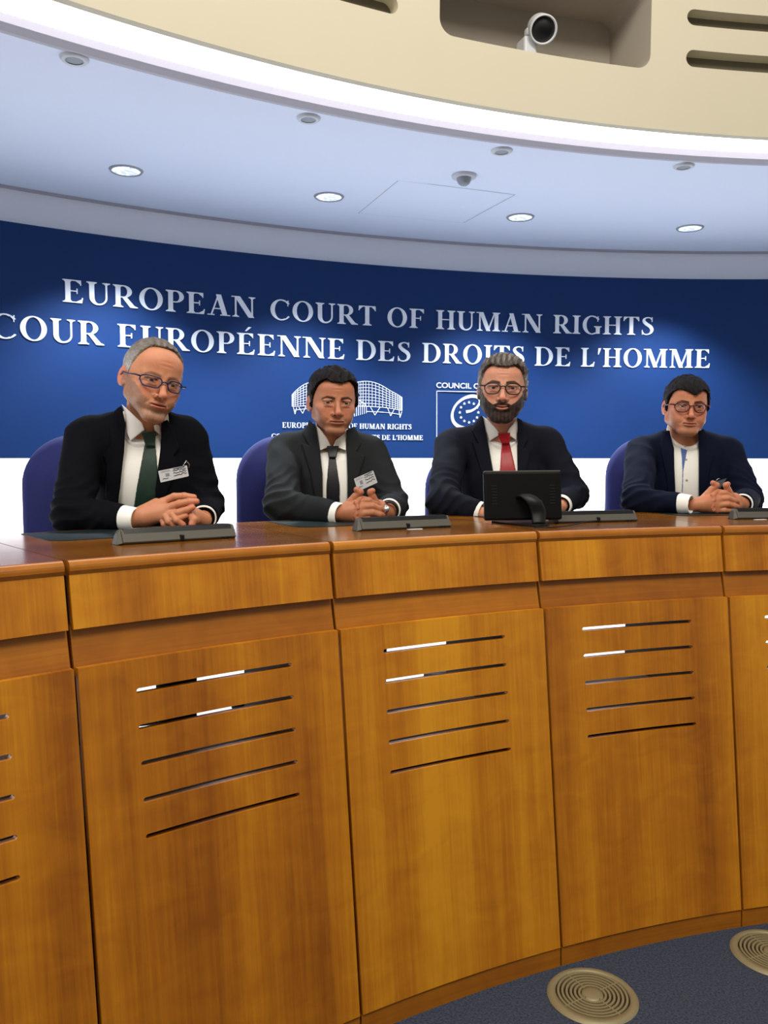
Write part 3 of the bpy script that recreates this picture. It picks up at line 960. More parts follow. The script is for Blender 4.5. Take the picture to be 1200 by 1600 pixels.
# line-work marks: polylines given on the wall
def wall_pt(px, py): return oncyl(px, py, RL)
def wall_line(m, pts, w=0.0022):
    Q = [oncyl(px, py, RL) for px, py in pts]
    for (a, za), (b, zb) in zip(Q[:-1], Q[1:]):
        dx, dz = (b - a) * RL, zb - za
        l = math.hypot(dx, dz) or 1
        nx, nz = -dz / l * w / 2, dx / l * w / 2
        m.prism([(a * RL - nx, za - nz), (b * RL - nx, zb - nz), (b * RL + nx, zb + nz), (a * RL + nx, za + nz)], lambda u, v, t: pol(RL + t, u / RL, v), -0.0005, 0.0028)
def arcpts(x0, x1, y_of, n=16): return [(x0 + (x1 - x0) * i / n, y_of((i / n))) for i in range(n + 1)]
m = MB()
def drum_mark(xl, xr, top, bot, sag_t, sag_b, rows, cols, legs):
    # top(f), bot(f): y at fraction f along the width
    X = lambda a: xl + (xr - xl) * (0.5 - 0.5 * math.cos(a))
    F = lambda a: (0.5 - 0.5 * math.cos(a))
    for r in range(rows + 1):
        g = r / rows
        pts = []
        for i in range(19):
            a = math.pi * i / 18
            f = F(a)
            yt = top(f); yb = bot(f)
            pts.append((X(a), yt + (yb - yt) * g))
        wall_line(m, pts, 0.0030 if r in (0, rows) else 0.0020)
    for c in range(cols + 1):
        a = math.pi * c / cols
        f = F(a)
        wall_line(m, [(X(a), top(f)), (X(a), bot(f))], 0.0030 if c in (0, cols) else 0.0017)
    for q in legs: wall_line(m, q, 0.0026)
drum_mark(557, 628.2, lambda f: 597 + 2 - 4.5 * math.sin(math.pi * min(1, f * 1.2 + .12)) + 22 * f ** 2.2, lambda f: 634.5 + 1.5 * f + 5.5 * f ** 3, 0, 0, 8, 20,
          [[(579, 636), (586, 648.7), (594, 636)], [(605.5, 637), (610.5, 650), (616.5, 638.5)], [(623.5, 641), (625, 652.5), (628, 643)], [(572, 643), (590, 643.5), (610, 645), (627, 648)]])
drum_mark(456.5, 492, lambda f: 617 - 20 * math.sin(math.pi / 2 * min(1, f * 1.1)) ** .9, lambda f: 635 - 1.5 * f, 0, 0, 8, 12,
          [[(458.5, 636), (461, 647), (463.5, 637)], [(467, 636), (473, 646), (478, 635)], [(459, 641), (470, 639.5), (485, 638)], [(484, 636), (489, 646), (494, 636)]])
wall_line(m, [(553, 625), (562, 626), (569, 630), (572.5, 635)], 0.003)
for i in range(7): wall_line(m, [(554 + i * 3.1, 628 + i * 1.0), (554 + i * 3.1, 651 - i * .9)], 0.0022)
for i in range(12): wall_line(m, [(494 + i * 4.4, 620 - 3 * math.sin(i / 11 * math.pi)), (494 + i * 4.4, 648)], 0.0022)
o = m.build('court_emblem', M['letters'], BACKDROP)

m = MB()
wall_line(m, [(682.5, 670 + 30), (682.5, 611.2), (803, 613.2), (803, 702), (682.5, 700)], 0.0034)
# ribbon of the e-shaped mark
def ribbon(pts, ws, n=8):
    Q = []
    k = len(pts)
    for i in range(k - 1):
        p = [pts[max(i - 1, 0)], pts[i], pts[i + 1], pts[min(i + 2, k - 1)]]
        for j in range(n):
            f = j / n
            q = [0.5 * (2 * p[1][c] + (p[2][c] - p[0][c]) * f + (2 * p[0][c] - 5 * p[1][c] + 4 * p[2][c] - p[3][c]) * f * f + (3 * p[1][c] - p[0][c] - 3 * p[2][c] + p[3][c]) * f ** 3) for c in (0, 1)]
            Q.append((q[0], q[1], ws[i] * (1 - f) + ws[i + 1] * f))
    Q.append((pts[-1][0], pts[-1][1], ws[-1]))
    L, R = [], []
    for i, (x, y, w) in enumerate(Q):
        a, b = Q[max(i - 1, 0)], Q[min(i + 1, len(Q) - 1)]
        d = Vector((b[0] - a[0], b[1] - a[1])).normalized()
        L.append((x - d.y * w / 2, y + d.x * w / 2)); R.append((x + d.y * w / 2, y - d.x * w / 2))
    for i in range(len(Q) - 1):
        m.prism([wall_pt(*c) for c in (R[i], R[i + 1], L[i + 1], L[i])], lambda u, v, t: pol(RL + t, u, v), -0.0005, 0.0028)
c12 = lambda u, v: (670 + u / 12, 590 + v / 12)
ribbon([c12(*p) for p in [(700, 640), (800, 620), (895, 560), (955, 470), (940, 390), (860, 350), (760, 355), (640, 400), (520, 500), (455, 620), (440, 740), (480, 850), (590, 930), (720, 940), (840, 880)]],
       [4.6, 3.6, 2.6, 3.2, 4.2, 5.0, 5.2, 4.0, 3.2, 3.2, 4.2, 5.0, 5.6, 4.8, 2.0])
for (u, v) in [(668, 487), (757, 465), (845, 490), (605, 557), (582, 653), (605, 747), (905, 562), (668, 815), (757, 840), (845, 815), (930, 653), (905, 747)]:
    x, y = c12(u, v)
    st = []
    for k in range(10):
        a = math.pi / 2 + k * math.pi / 5; r = 2.5 if k % 2 == 0 else 1.05
        st.append((x + r * math.cos(a), y - r * math.sin(a)))
    for k in range(0, 10, 2):
        m.prism([wall_pt(*q) for q in (st[k - 1], st[k], st[(k + 1) % 10], (x, y))], lambda u, v, t: pol(RL + t, u, v), -0.0005, 0.0028)
m.build('council_emblem', M['letters'], BACKDROP)
def sans_word(txt, x0, x1, yb, yc):
    cu = bpy.data.curves.new('caption_text', 'FONT'); cu.body = txt; cu.size = 1; cu.offset = 0.012; cu.extrude = 0.0
    ob = bpy.data.objects.new('caption_text', cu); COL.objects.link(ob)
    bpy.context.view_layer.update()
    me = bpy.data.meshes.new_from_object(ob.evaluated_get(bpy.context.evaluated_depsgraph_get()))
    bpy.data.objects.remove(ob)
    xs = [v.co.x for v in me.vertices]; ys = [v.co.y for v in me.vertices]
    a, b, c, d = min(xs), max(xs), min(ys), max(ys)
    t0, zb = oncyl(x0, yb, RL); t1, _ = oncyl(x1, yb, RL); _, zc = oncyl(x0, yc, RL)
    for v in me.vertices:
        v.co = pol(RL - 0.002, t0 + (t1 - t0) * (v.co.x - a) / (b - a), zb + (zc - zb) * (v.co.y - c) / (d - c))
    put('caption', me, M['letters'], BACKDROP)
sans_word('COUNCIL OF EUROPE', 681.5, 803, 606, 597.5)

# ------------------------------------------------------------------ sculpting with distance fields
f32 = np.float32
def A3(p): return np.array(p, dtype=f32)
def smin(a, b, k):
    h = np.clip(0.5 + 0.5 * (b - a) / k, 0, 1)
    return b + (a - b) * h - k * h * (1 - h)
def smax(a, b, k): return -smin(-a, -b, k)
def sph(P, c, r): return np.sqrt((P[0] - c[0]) ** 2 + (P[1] - c[1]) ** 2 + (P[2] - c[2]) ** 2) - r
def ell(P, c, r):
    x, y, z = (P[0] - c[0]) / r[0], (P[1] - c[1]) / r[1], (P[2] - c[2]) / r[2]
    k0 = np.sqrt(x * x + y * y + z * z)
    k1 = np.sqrt((x / r[0]) ** 2 + (y / r[1]) ** 2 + (z / r[2]) ** 2) + 1e-6
    return k0 * (k0 - 1) / k1
def cone(P, a, b, ra, rb, flat=None):
    ab = [b[i] - a[i] for i in range(3)]
    L = sum(c * c for c in ab) + 1e-9
    t = np.clip(((P[0] - a[0]) * ab[0] + (P[1] - a[1]) * ab[1] + (P[2] - a[2]) * ab[2]) / L, 0, 1)
    d = [P[i] - a[i] - t * ab[i] for i in range(3)]
    return np.sqrt(d[0] ** 2 + d[1] ** 2 + d[2] ** 2) - (ra + (rb - ra) * t)
def chain(P, pts, rs, k=0.004):
    d = None
    for i in range(len(pts) - 1):
        e = cone(P, pts[i], pts[i + 1], rs[i], rs[i + 1])
        d = e if d is None else smin(d, e, k)
    return d
def poly2(u, v, poly):
    """signed distance to a polygon in the plane"""
    n = len(poly)
    d = None; s = np.ones(np.broadcast(u, v).shape, dtype=bool)
    for i in range(n):
        a = poly[i]; b = poly[i - 1]
        ex, ey = b[0] - a[0], b[1] - a[1]
        wx, wy = u - a[0], v - a[1]
        t = np.clip((wx * ex + wy * ey) / (ex * ex + ey * ey + 1e-12), 0, 1)
        dd = (wx - ex * t) ** 2 + (wy - ey * t) ** 2
        d = dd if d is None else np.minimum(d, dd)
        c1 = v >= a[1]; c2 = v < b[1]; c3 = ex * wy > ey * wx
        fl = (c1 & c2 & c3) | (~c1 & ~c2 & ~c3)
        s = s ^ fl
    return np.where(s, 1, -1) * np.sqrt(d)
def wob(P, f, ph=0.0):
    x, y, z = P[0] * f, P[1] * f, P[2] * f
    return (np.sin(x + 1.3 * np.sin(y * .7 + ph) + ph) * np.cos(y * 1.1 + 1.1 * np.sin(z * .9 + ph)) + np.sin(z * 1.2 + 1.5 * np.sin(x * .6 - ph) + 2 * ph) * .6) * .6


def surface(fn, lo, hi, h):
    """surface nets: (vertices, quads) of fn = 0 inside the box"""
    xs = [np.arange(lo[i], hi[i] + h, h, dtype=f32) for i in range(3)]
    G = (xs[0][:, None, None], xs[1][None, :, None], xs[2][None, None, :])
    d = np.broadcast_to(fn(G), tuple(len(a) for a in xs)).astype(f32)
    d = np.pad(d, 1, constant_values=1.0)
    o = np.array([xs[0][0], xs[1][0], xs[2][0]]) - h
    s = d < 0
    nx, ny, nz = (n - 1 for n in d.shape)
    cnt = np.zeros((nx, ny, nz), np.int8)
    for i in (0, 1):
        for j in (0, 1):
            for k in (0, 1):
                cnt += s[i:nx + i, j:ny + j, k:nz + k]
    I = np.argwhere((cnt > 0) & (cnt < 8))
    idx = np.full((nx, ny, nz), -1, np.int32)
    idx[I[:, 0], I[:, 1], I[:, 2]] = np.arange(len(I))
    cv = {}
    for i in (0, 1):
        for j in (0, 1):
            for k in (0, 1):
                cv[(i, j, k)] = d[I[:, 0] + i, I[:, 1] + j, I[:, 2] + k]
    acc = np.zeros((len(I), 3)); n = np.zeros(len(I))
    cs = list(cv)
    for a in cs:
        for ax in range(3):
            if a[ax] == 0:
                b = tuple(a[q] + (q == ax) for q in range(3))
                m = (cv[a] < 0) != (cv[b] < 0)
                t = np.where(m, cv[a] / np.where(m, cv[a] - cv[b], 1), 0)
                p = np.tile(np.array(a, float), (len(I), 1)); p[:, ax] += t
                acc[m] += p[m]; n[m] += 1
    V = (I + acc / n[:, None]) * h + o
    F = []
    for ax in range(3):
        u, v = [(1, 2), (2, 0), (0, 1)][ax]
        sl0 = [slice(None)] * 3; sl1 = [slice(None)] * 3
        sl0[ax] = slice(0, d.shape[ax] - 1); sl1[ax] = slice(1, None)
        a, b = s[tuple(sl0)], s[tuple(sl1)]
        E_ = np.argwhere(a != b)
        E_ = E_[(E_[:, u] > 0) & (E_[:, v] > 0) & (E_[:, u] < d.shape[u] - 1) & (E_[:, v] < d.shape[v] - 1)]
        ins = a[E_[:, 0], E_[:, 1], E_[:, 2]]
        q = []
        for du, dv in ((-1, -1), (0, -1), (0, 0), (-1, 0)):
            c = E_.copy(); c[:, u] += du; c[:, v] += dv
            q.append(idx[c[:, 0], c[:, 1], c[:, 2]])
        q = np.stack(q, 1)
        q = np.where(ins[:, None], q, q[:, ::-1])
        F.append(q)
    F = np.concatenate(F)
    F = F[(F >= 0).all(1)]
    return V, F


def np_mesh(name, V, F, cols=None):
    me = bpy.data.meshes.new(name)
    me.vertices.add(len(V)); me.vertices.foreach_set('co', np.asarray(V, f32).ravel())
    me.loops.add(len(F) * 4); me.loops.foreach_set('vertex_index', np.asarray(F, np.int32).ravel())
    me.polygons.add(len(F)); me.polygons.foreach_set('loop_start', np.arange(len(F), dtype=np.int32) * 4)
    me.polygons.foreach_set('loop_total', np.full(len(F), 4, np.int32))
    if cols is not None:
        ca = me.color_attributes.new('tone', 'FLOAT_COLOR', 'POINT')
        ca.data.foreach_set('color', np.concatenate([cols, np.ones((len(cols), 1))], 1).astype(f32).ravel())
    me.update(calc_edges=True); me.validate()
    return me


def merge(parts):
    V = []; F = []; C = []; b = 0
    for v, f, c in parts:
        V.append(v); F.append(f + b); C.append(c); b += len(v)
    return np.concatenate(V), np.concatenate(F), np.concatenate(C)


def tone_mat(name, rough, sss=0.0, bump=None, spec=0.4, attr='tone', mottled=0.0):
    m = bpy.data.materials.new(name); m.use_nodes = True
    nt = m.node_tree; b = nt.nodes['Principled BSDF']
    a = nt.nodes.new('ShaderNodeAttribute'); a.attribute_name = attr
    src = a.outputs['Color']
    tc = nt.nodes.new('ShaderNodeTexCoord')
    if mottled:
        n = nt.nodes.new('ShaderNodeTexNoise'); n.inputs['Scale'].default_value = 220; n.inputs['Detail'].default_value = 5
        nt.links.new(tc.outputs['Object'], n.inputs['Vector'])
        r = nt.nodes.new('ShaderNodeMapRange'); r.inputs['From Min'].default_value = .3; r.inputs['From Max'].default_value = .7
        r.inputs['To Min'].default_value = 1 - mottled; r.inputs['To Max'].default_value = 1 + mottled
        nt.links.new(n.outputs['Fac'], r.inputs['Value'])
        v = nt.nodes.new('ShaderNodeVectorMath'); v.operation = 'SCALE'
        nt.links.new(src, v.inputs[0]); nt.links.new(r.outputs[0], v.inputs['Scale']); src = v.outputs[0]
    nt.links.new(src, b.inputs['Base Color'])
    b.inputs['Roughness'].default_value = rough; b.inputs['Specular IOR Level'].default_value = spec
    if sss:
        b.inputs['Subsurface Weight'].default_value = sss; b.inputs['Subsurface Radius'].default_value = (0.6, 0.25, 0.12); b.inputs['Subsurface Scale'].default_value = 0.008
    if bump:
        sc, st, di = bump
        n = nt.nodes.new('ShaderNodeTexNoise'); n.inputs['Scale'].default_value = sc; n.inputs['Detail'].default_value = 3
        nt.links.new(tc.outputs['Object'], n.inputs['Vector'])
        bp = nt.nodes.new('ShaderNodeBump'); bp.inputs['Strength'].default_value = st; bp.inputs['Distance'].default_value = di
        nt.links.new(n.outputs['Fac'], bp.inputs['Height']); nt.links.new(bp.outputs['Normal'], b.inputs['Normal'])
    return m


M['skin'] = tone_mat('skin', 0.48, 0.12, (500, 0.12, 0.0008), 0.4, mottled=0.05)
M['hair'] = tone_mat('hair', 0.6, 0.0, (420, 0.7, 0.003), 0.18, mottled=0.3)
def cloth(name, c, sc=900, rough=0.85, sheen=0.0): return mat(name, c, rough, spec=0.08, bump=(sc, 0.25, 0.0006), sheen=sheen)
M['shirt'] = cloth('white_shirt', srgb(244, 243, 236), 700, 0.8, 0)
M['eye_white'] = mat('eye_white', srgb(176, 164, 156), 0.3)
M['lash'] = mat('eyelash', srgb(36, 24, 20), 0.7)
M['gold'] = mat('gold', srgb(212, 170, 90), 0.25, metal=1)
M['badge'] = mat('badge_card', srgb(196, 198, 200), 0.45)
M['button'] = mat('button', srgb(190, 178, 160), 0.4)
M['trouser'] = cloth('dark_trousers', srgb(24, 26, 34))
M['shoe'] = mat('black_shoe', srgb(16, 15, 15), 0.35)
_gm = bpy.data.materials.new('spectacle_lens'); _gm.use_nodes = True
_n = _gm.node_tree; _n.nodes.clear()
_o = _n.nodes.new('ShaderNodeOutputMaterial'); _mx = _n.nodes.new('ShaderNodeMixShader'); _t = _n.nodes.new('ShaderNodeBsdfTransparent'); _g = _n.nodes.new('ShaderNodeBsdfGlossy')
_g.inputs['Roughness'].default_value = 0.03; _mx.inputs[0].default_value = 0.012; _t.inputs[0].default_value = (0.93, 0.93, 0.95, 1)
_n.links.new(_t.outputs[0], _mx.inputs[1]); _n.links.new(_g.outputs[0], _mx.inputs[2]); _n.links.new(_mx.outputs[0], _o.inputs[0])
M['lens'] = _gm


# ------------------------------------------------------------------ head
def head_field(c):
    jw = c.get('jaw', 1.0); jl = c.get('chin', 0.0); nose = c.get('nose', 1.0); fat = c.get('fat', 0.0); smile = c.get('smile', 0.0); op = c.get('open', 0.0)
    def f(P):
        x, y, z = P
        ax = np.sqrt(x * x + 1e-8)
        Q = (ax, y, z)
        d = ell(P, (0, .012, .034), (.0765, .096, .088))
        d = smin(d, ell(P, (0, -.012, -.012), (.066, .076, .085)), .03)
        # jaw
        d = smin(d, cone(Q, (.048 * jw, -.002, -.055), (.016, -.068, -.100 - jl), .019 + fat, .017 + fat), .03)
        d = smin(d, ell(P, (0, -.070, -.102 - jl), (.022, .018, .016)), .018)
        d = smin(d, ell(Q, (.030, -.055, -.052), (.030 + fat, .030, .034)), .02)
        # cheek bones, brow
        d = smin(d, ell(Q, (.044, -.055, -.022), (.020, .020, .016)), .022)
        d = smin(d, cone(Q, (.010, -.084, .0165), (.046, -.067, .018), .009, .008), .012)
        d = smin(d, ell(P, (0, -.058, .052), (.058, .032, .038)), .02)
        # eye sockets and lids
        d = smax(d, -ell(Q, (.031, -.098, .003), (.018, .017, .0125)), .014)
        d = smin(d, sph(Q, (.0315, -.0745, .0015), .0138), .003)
        d = smin(d, cone(Q, (.020, -.0865, .0105), (.043, -.080, .0085), .0028, .0030), .004)      # upper lid fold
        d = smin(d, cone(Q, (.021, -.0865, -.0105), (.040, -.081, -.0115), .0026, .0026), .006)    # pouch
        sq = c.get('squint', 1.0)
        d = smax(d, -ell(Q, (.0318, -.090, .0005), (.0128, .012, .0038 * sq)), .0012)
        # nose
        n = cone(P, (0, -.086, .012), (0, -.1045 - .004 * nose, -.036), .0062, .0088 * nose)
        n = smin(n, sph(P, (0, -.1055 - .004 * nose, -.0385), .0098 * nose), .006)
        n = smin(n, ell(Q, (.0125 * nose, -.0935, -.0425), (.0072, .0095, .0068)), .005)
        d = smin(d, n, .008)
        d = smax(d, -ell(Q, (.0065, -.0985, -.0505), (.0032, .0055, .0035)), .002)
        # mouth
        ml = -.0715 + smile * (ax / .026) ** 2 * .006
        R = (P[0], P[1], z - (smile * (ax / .026) ** 2 * .005))
        d = smin(d, ell(P, (0, -.068, -.071), (.034, .026, .022)), .014)
        d = smin(d, ell(R, (0, -.0925, -.0665), (.0235, .0065, .0048)), .004)
        d = smin(d, ell(R, (0, -.0925, -.0765), (.0205, .0068, .0056)), .004)
        d = smax(d, -ell(R, (0, -.0995, -.0716), (.0245, .009, .0012 + op)), .0015)
        d = smax(d, -cone(Q, (.0, -.1, -.0530), (.0, -.097, -.0600), .0022, .0026), .004)
        d = smax(d, -cone(Q, (.0175, -.0975, -.043), (.033 + smile * .003, -.0855, -.070), .0024, .0026), .005)
        d = smax(d, -cone(P, (-.030, -.0935, .048), (.030, -.0935, .048), .0012, .0012), .004)
        d = smax(d, -cone(P, (-.026, -.0925, .060), (.026, -.0925, .060), .0012, .0012), .004)
        # ears
        e = ell(((ax - .0785) + (y - .018) * -.35, y - .018 + 0 * ax, (z + .006) + 0 * ax), (0, 0, 0), (.0065, .0185, .032))
        e = smax(e, -ell((ax, y, z), (.090, .012, -.002), (.010, .0095, .019)), .004)
        e = smin(e, ell(Q, (.0765, .006, -.029), (.0055, .008, .009)), .004)
        d = smin(d, e, .006)
        return d
    return f


def place_head(c):
    y, p, r = rad(c['yaw']), rad(c['pitch']), rad(c['roll'])
    R = (Matrix.Rotation(r, 3, 'Y') @ Matrix.Rotation(y, 3, 'Z') @ Matrix.Rotation(p, 3, 'X'))
    return np.array(R), np.array(c['pos'])


def ramp(v, a, b): return np.clip((v - a) / (b - a), 0, 1)


def hair_field(c, hd, t):
    """cap of hair: thick shell over the scalp above the hairline"""
    st = c['hair']
    ys = st['line_y']; zs = st['line_z']
    def f(P):
        x, y, z = P
        ax = np.abs(x)
        line = np.interp(y, ys, zs).astype(f32) + 0 * ax
        line = line + st.get('peak', 0.0) * np.exp(-((ax - .042) / .016) ** 2) * ramp(-y, .0, .05) + wob((x, y, z), 160, 1.2) * .0016
        base = ell(P, (0, .012, .034), (.0765, .096, .088))
        base = smin(base, ell(P, (0, -.012, -.012), (.066, .076, .085)), .03)
        base = smin(base, ell(P, (0, -.058, .052), (.058, .032, .038)), .02)
        th_ = t * (st.get('side', .5) + (1 - st.get('side', .5)) * ramp(z, .03, .10))
        th_ = th_ + st.get('quiff', 0) * np.exp(-((y + .062) / .028) ** 2) * ramp(z, .06, .10) * (1 - .5 * (ax / .06) ** 2)
        line = line - st.get('lock', 0) * np.exp(-((x - .012) / .018) ** 2) * ramp(-y, .03, .06)
        line2 = .0016 * np.sin(x * 700 + 2 * np.sin(y * 300)) + .0012 * np.sin(x * 1300 + y * 900)
        dirn = x * 260 * st.get('comb', 1.0) + y * 60
        th_ = th_ + .0019 * st.get('rough', 1) * (np.sin(dirn + 2 * np.sin(z * 90)) + np.sin(y * 190 + 3 * np.sin(x * 70)) * .7) + wob((x, y, z), 90, .4) * .0012 * st.get('rough', 1)
        d = base - th_
        d = smax(d, (line + line2 - z) * .8, .0025)
        d = smax(d, -(base + .004), .002)
        # keep the ears free
        d = smax(d, -ell((ax, y, z), (.086, .012, -.008), (.022, .024, .036)), .003)
        return d
    return f


def beard_field(c):
    b = c['beard']
    hf = head_field(c)
    def f(P):
        x, y, z = P
        ax = np.abs(x)
        # upper edge of the beard: sideburn -> cheek -> under nose
        top = np.interp(ax, [0, .012, .022, .030, .045, .06, .075], [-.052, -.053, -.057, -.062, -.050, -.030, .004]).astype(f32) + 0 * y + 0 * z
        t = b['t'] * (0.35 + .65 * ramp(-z, .045, .10)) + wob(P, 210, .3) * .0010
        d = hf(P) - t
        d = smax(d, (z - top) * .8 + wob(P, 260, 2.) * .0008, .002)
        d = smax(d, (y - .012) * .9, .004)
        # lips stay clear
        R = (x, y, z - (c.get('smile', 0) * (ax / .026) ** 2 * .005))
        d = smax(d, -ell(R, (0, -.100, -.0718), (.0235, .030, .0098)), .0015)
        d = smax(d, -(hf(P) + .003), .001)
        return d
    return f


def skin_cols(V, c):
    """face colours by place: lips, brows, stubble, flush, painted shade in sockets and openings"""
    x, y, z = V[:, 0], V[:, 1], V[:, 2]
    ax = np.abs(x)
    col = np.tile(np.array(c['skin'][:3]), (len(V), 1))
    def blend(m, cc): 
        nonlocal col
        m = np.clip(m, 0, 1)[:, None]; col = col * (1 - m) + np.array(cc[:3]) * m
    g = lambda q, s: np.exp(-(q / s) ** 2)
    red = c['flush']
    blend(.55 * g(ax - .040, .018) * g(z + .030, .018) * (y < -.03), red)
    blend(.55 * g(x, .014) * g(z + .038, .016) * (y < -.09), red)
    blend(.5 * (ax > .074), red)
    blend(.25 * g(z - .055, .02) * (y < -.05), red)
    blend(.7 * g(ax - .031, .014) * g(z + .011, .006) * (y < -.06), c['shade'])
    blend(.6 * g(ax - .024, .014) * g(z - .007, .009) * (y < -.07), c['shade'])  # painted shade below the eyes and in the sockets
    sm = c.get('smile', 0)
    zz = z - sm * (ax / .026) ** 2 * .005
    lips = np.clip(1.3 - np.sqrt((ax / .0245) ** 2 + ((zz + .0716) / .0098) ** 2), 0, .3) / .3 * (y < -.083)
    blend(lips * .55, c['lip'])
    blend((np.abs(zz + .0716) < .0018) * (ax < .025) * (y < -.08) * .85, (0.06, 0.015, 0.012))  # dark of the mouth crease painted in
    # shade painted into the nostrils
    blend(((ax - .0065) ** 2 + (z + .0500) ** 2 < .0036 ** 2) * (y < -.092) * .8, (0.10, .03, .02))
    # brows
    bz = .0170 + .0055 * np.clip((ax - .012) / .026, 0, 1) - .008 * np.clip((ax - .036) / .016, 0, 1) + c.get('brow_dz', 0)
    bw = .0046 * (1 - .55 * np.clip((ax - .02) / .034, 0, 1)) * c.get('brow_w', 1)
    br = np.clip(1.25 - np.abs(z - bz) / bw, 0, .5) / .5 * (ax > .010) * (ax < .052) * (y < -.045)
    blend(br * c.get('brow_a', .9), c['brow'])
    # lash line on the lid edges
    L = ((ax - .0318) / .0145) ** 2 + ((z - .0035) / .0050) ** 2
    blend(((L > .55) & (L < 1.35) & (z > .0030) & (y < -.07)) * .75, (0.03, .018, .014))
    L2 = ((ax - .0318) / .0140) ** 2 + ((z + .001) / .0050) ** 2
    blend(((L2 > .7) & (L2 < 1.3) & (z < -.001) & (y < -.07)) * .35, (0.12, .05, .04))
    if c.get('stubble'):
        cc, a = c['stubble']
        top = np.interp(ax, [0, .012, .022, .030, .045, .06, .078], [-.050, -.051, -.056, -.056, -.046, -.026, .012])
        m = np.clip((top - z) / .007, 0, 1) * (y < .012 + 0 * z) * np.clip((z + .135) / .02, 0, 1)
        m = m * (1 - lips) * (1 - .5 * g(ax - .03, .006) * g(z + .078, .01))
        n = .75 + .35 * np.sin(x * 900 + 3 * np.sin(z * 500)) * np.sin(z * 1100 + y * 700)
        blend(m * a * n, cc)
    return col


def eye_parts(c, body, R, pos):
    s = c['scale']
    for sx in (-1, 1):
        ce = np.array([sx * .0315, -.0748, .0012])
        look = c.get('look', (0, 0))
        vs = []; fs = []
        m = MB()
        dirv = Vector((math.sin(rad(look[0])), -math.cos(rad(look[0])), math.sin(rad(look[1]))))
        q = dirv.to_track_quat('Z', 'Y').to_matrix()
        W = lambda v: Vector(R @ (np.array(v) * s) + pos)
        for (r0, r1, mt, nm) in ((6.3, 180, M['eye_white'], 'eye'), (2.6, 27, M['iris_' + c['iris']], 'iris'), (0, 11, M['ink'], 'pupil')):
            m = MB()
            a0, a1 = (24, 178) if nm == 'eye' else ((0.5, 29) if nm == 'iris' else (0.5, 13))
            rr = .0122 if nm == 'eye' else (.01235 if nm == 'iris' else .0126)
            pr = [(rr * math.sin(rad(a)), rr * math.cos(rad(a))) for a in np.linspace(a0, a1, 14 if nm == 'eye' else 6)]
            m.lathe(pr, 24, None, cap=True)
            m.v = [W(q @ Vector(v) + Vector(ce)) for v in m.v]
            if nm == 'eye': par = m.build('eye', mt, body, True)
            else: m.build(nm, mt, par, True)


M['iris_brown'] = mat('iris_brown', srgb(58, 36, 24), 0.15)
M['iris_grey'] = mat('iris_grey', srgb(74, 82, 84), 0.15)


def to_world(V, R, pos, s, lf=1.0, uf=1.0):
    V = np.array(V, float)
    V = np.concatenate([V[:, :2], np.where(V[:, 2:] < 0, V[:, 2:] * lf, V[:, 2:] * uf)], 1)
    return (V * s) @ R.T + pos


def biggest(V, F):
    """keep only the largest connected piece"""
    if len(F) == 0: return V, F
    lab = np.arange(len(V))
    for _ in range(400):
        m = lab[F].min(1); new = lab.copy()
        for k in range(4): np.minimum.at(new, F[:, k], m)
        new = new[new]
        if (new == lab).all(): break
        lab = new
    u, c = np.unique(lab[F[:, 0]], return_counts=True)
    if len(u) == 1: return V, F
    F = F[lab[F[:, 0]] == u[c.argmax()]]
    used = np.unique(F); mp = np.zeros(len(V), int); mp[used] = np.arange(len(used))
    return V[used], mp[F]


# ------------------------------------------------------------------ hands: joints given as points
def hand_field(h):
    """h: dict palm=[(a,b,ra,rb)...], fingers=[(pts, radii)...]"""
    def f(P):
        d = None
        for a, b, ra, rb in h['palm']:
            e = cone(P, a, b, ra, rb)
            d = e if d is None else smin(d, e, .010)
        for pts, rs in h['fingers']:
            e = chain(P, pts, rs, .003)
            d = smin(d, e, .0035)
        return d
    return f


def hand_cols(V, c, h):
    col = np.tile(np.array(c['skin'][:3]) * np.array([.97, .93, .9]), (len(V), 1))
    tips = [pts[-1] for pts, rs in h['fingers']]
    for t in tips:
        m = np.exp(-(np.linalg.norm(V - np.array(t), axis=1) / .014) ** 2)[:, None] * .6
        col = col * (1 - m) + np.array(c['flush'][:3]) * m
    for pts, rs in h['fingers']:
        for j in pts[1:-1]:
            m = np.exp(-(np.linalg.norm(V - np.array(j), axis=1) / .008) ** 2)[:, None] * .35
            col = col * (1 - m) + np.array(c['shade'][:3]) * m
    return col


# ------------------------------------------------------------------ a seated man
def bbox(pts, pad):
    a = np.array(pts); return a.min(0) - pad, a.max(0) + pad


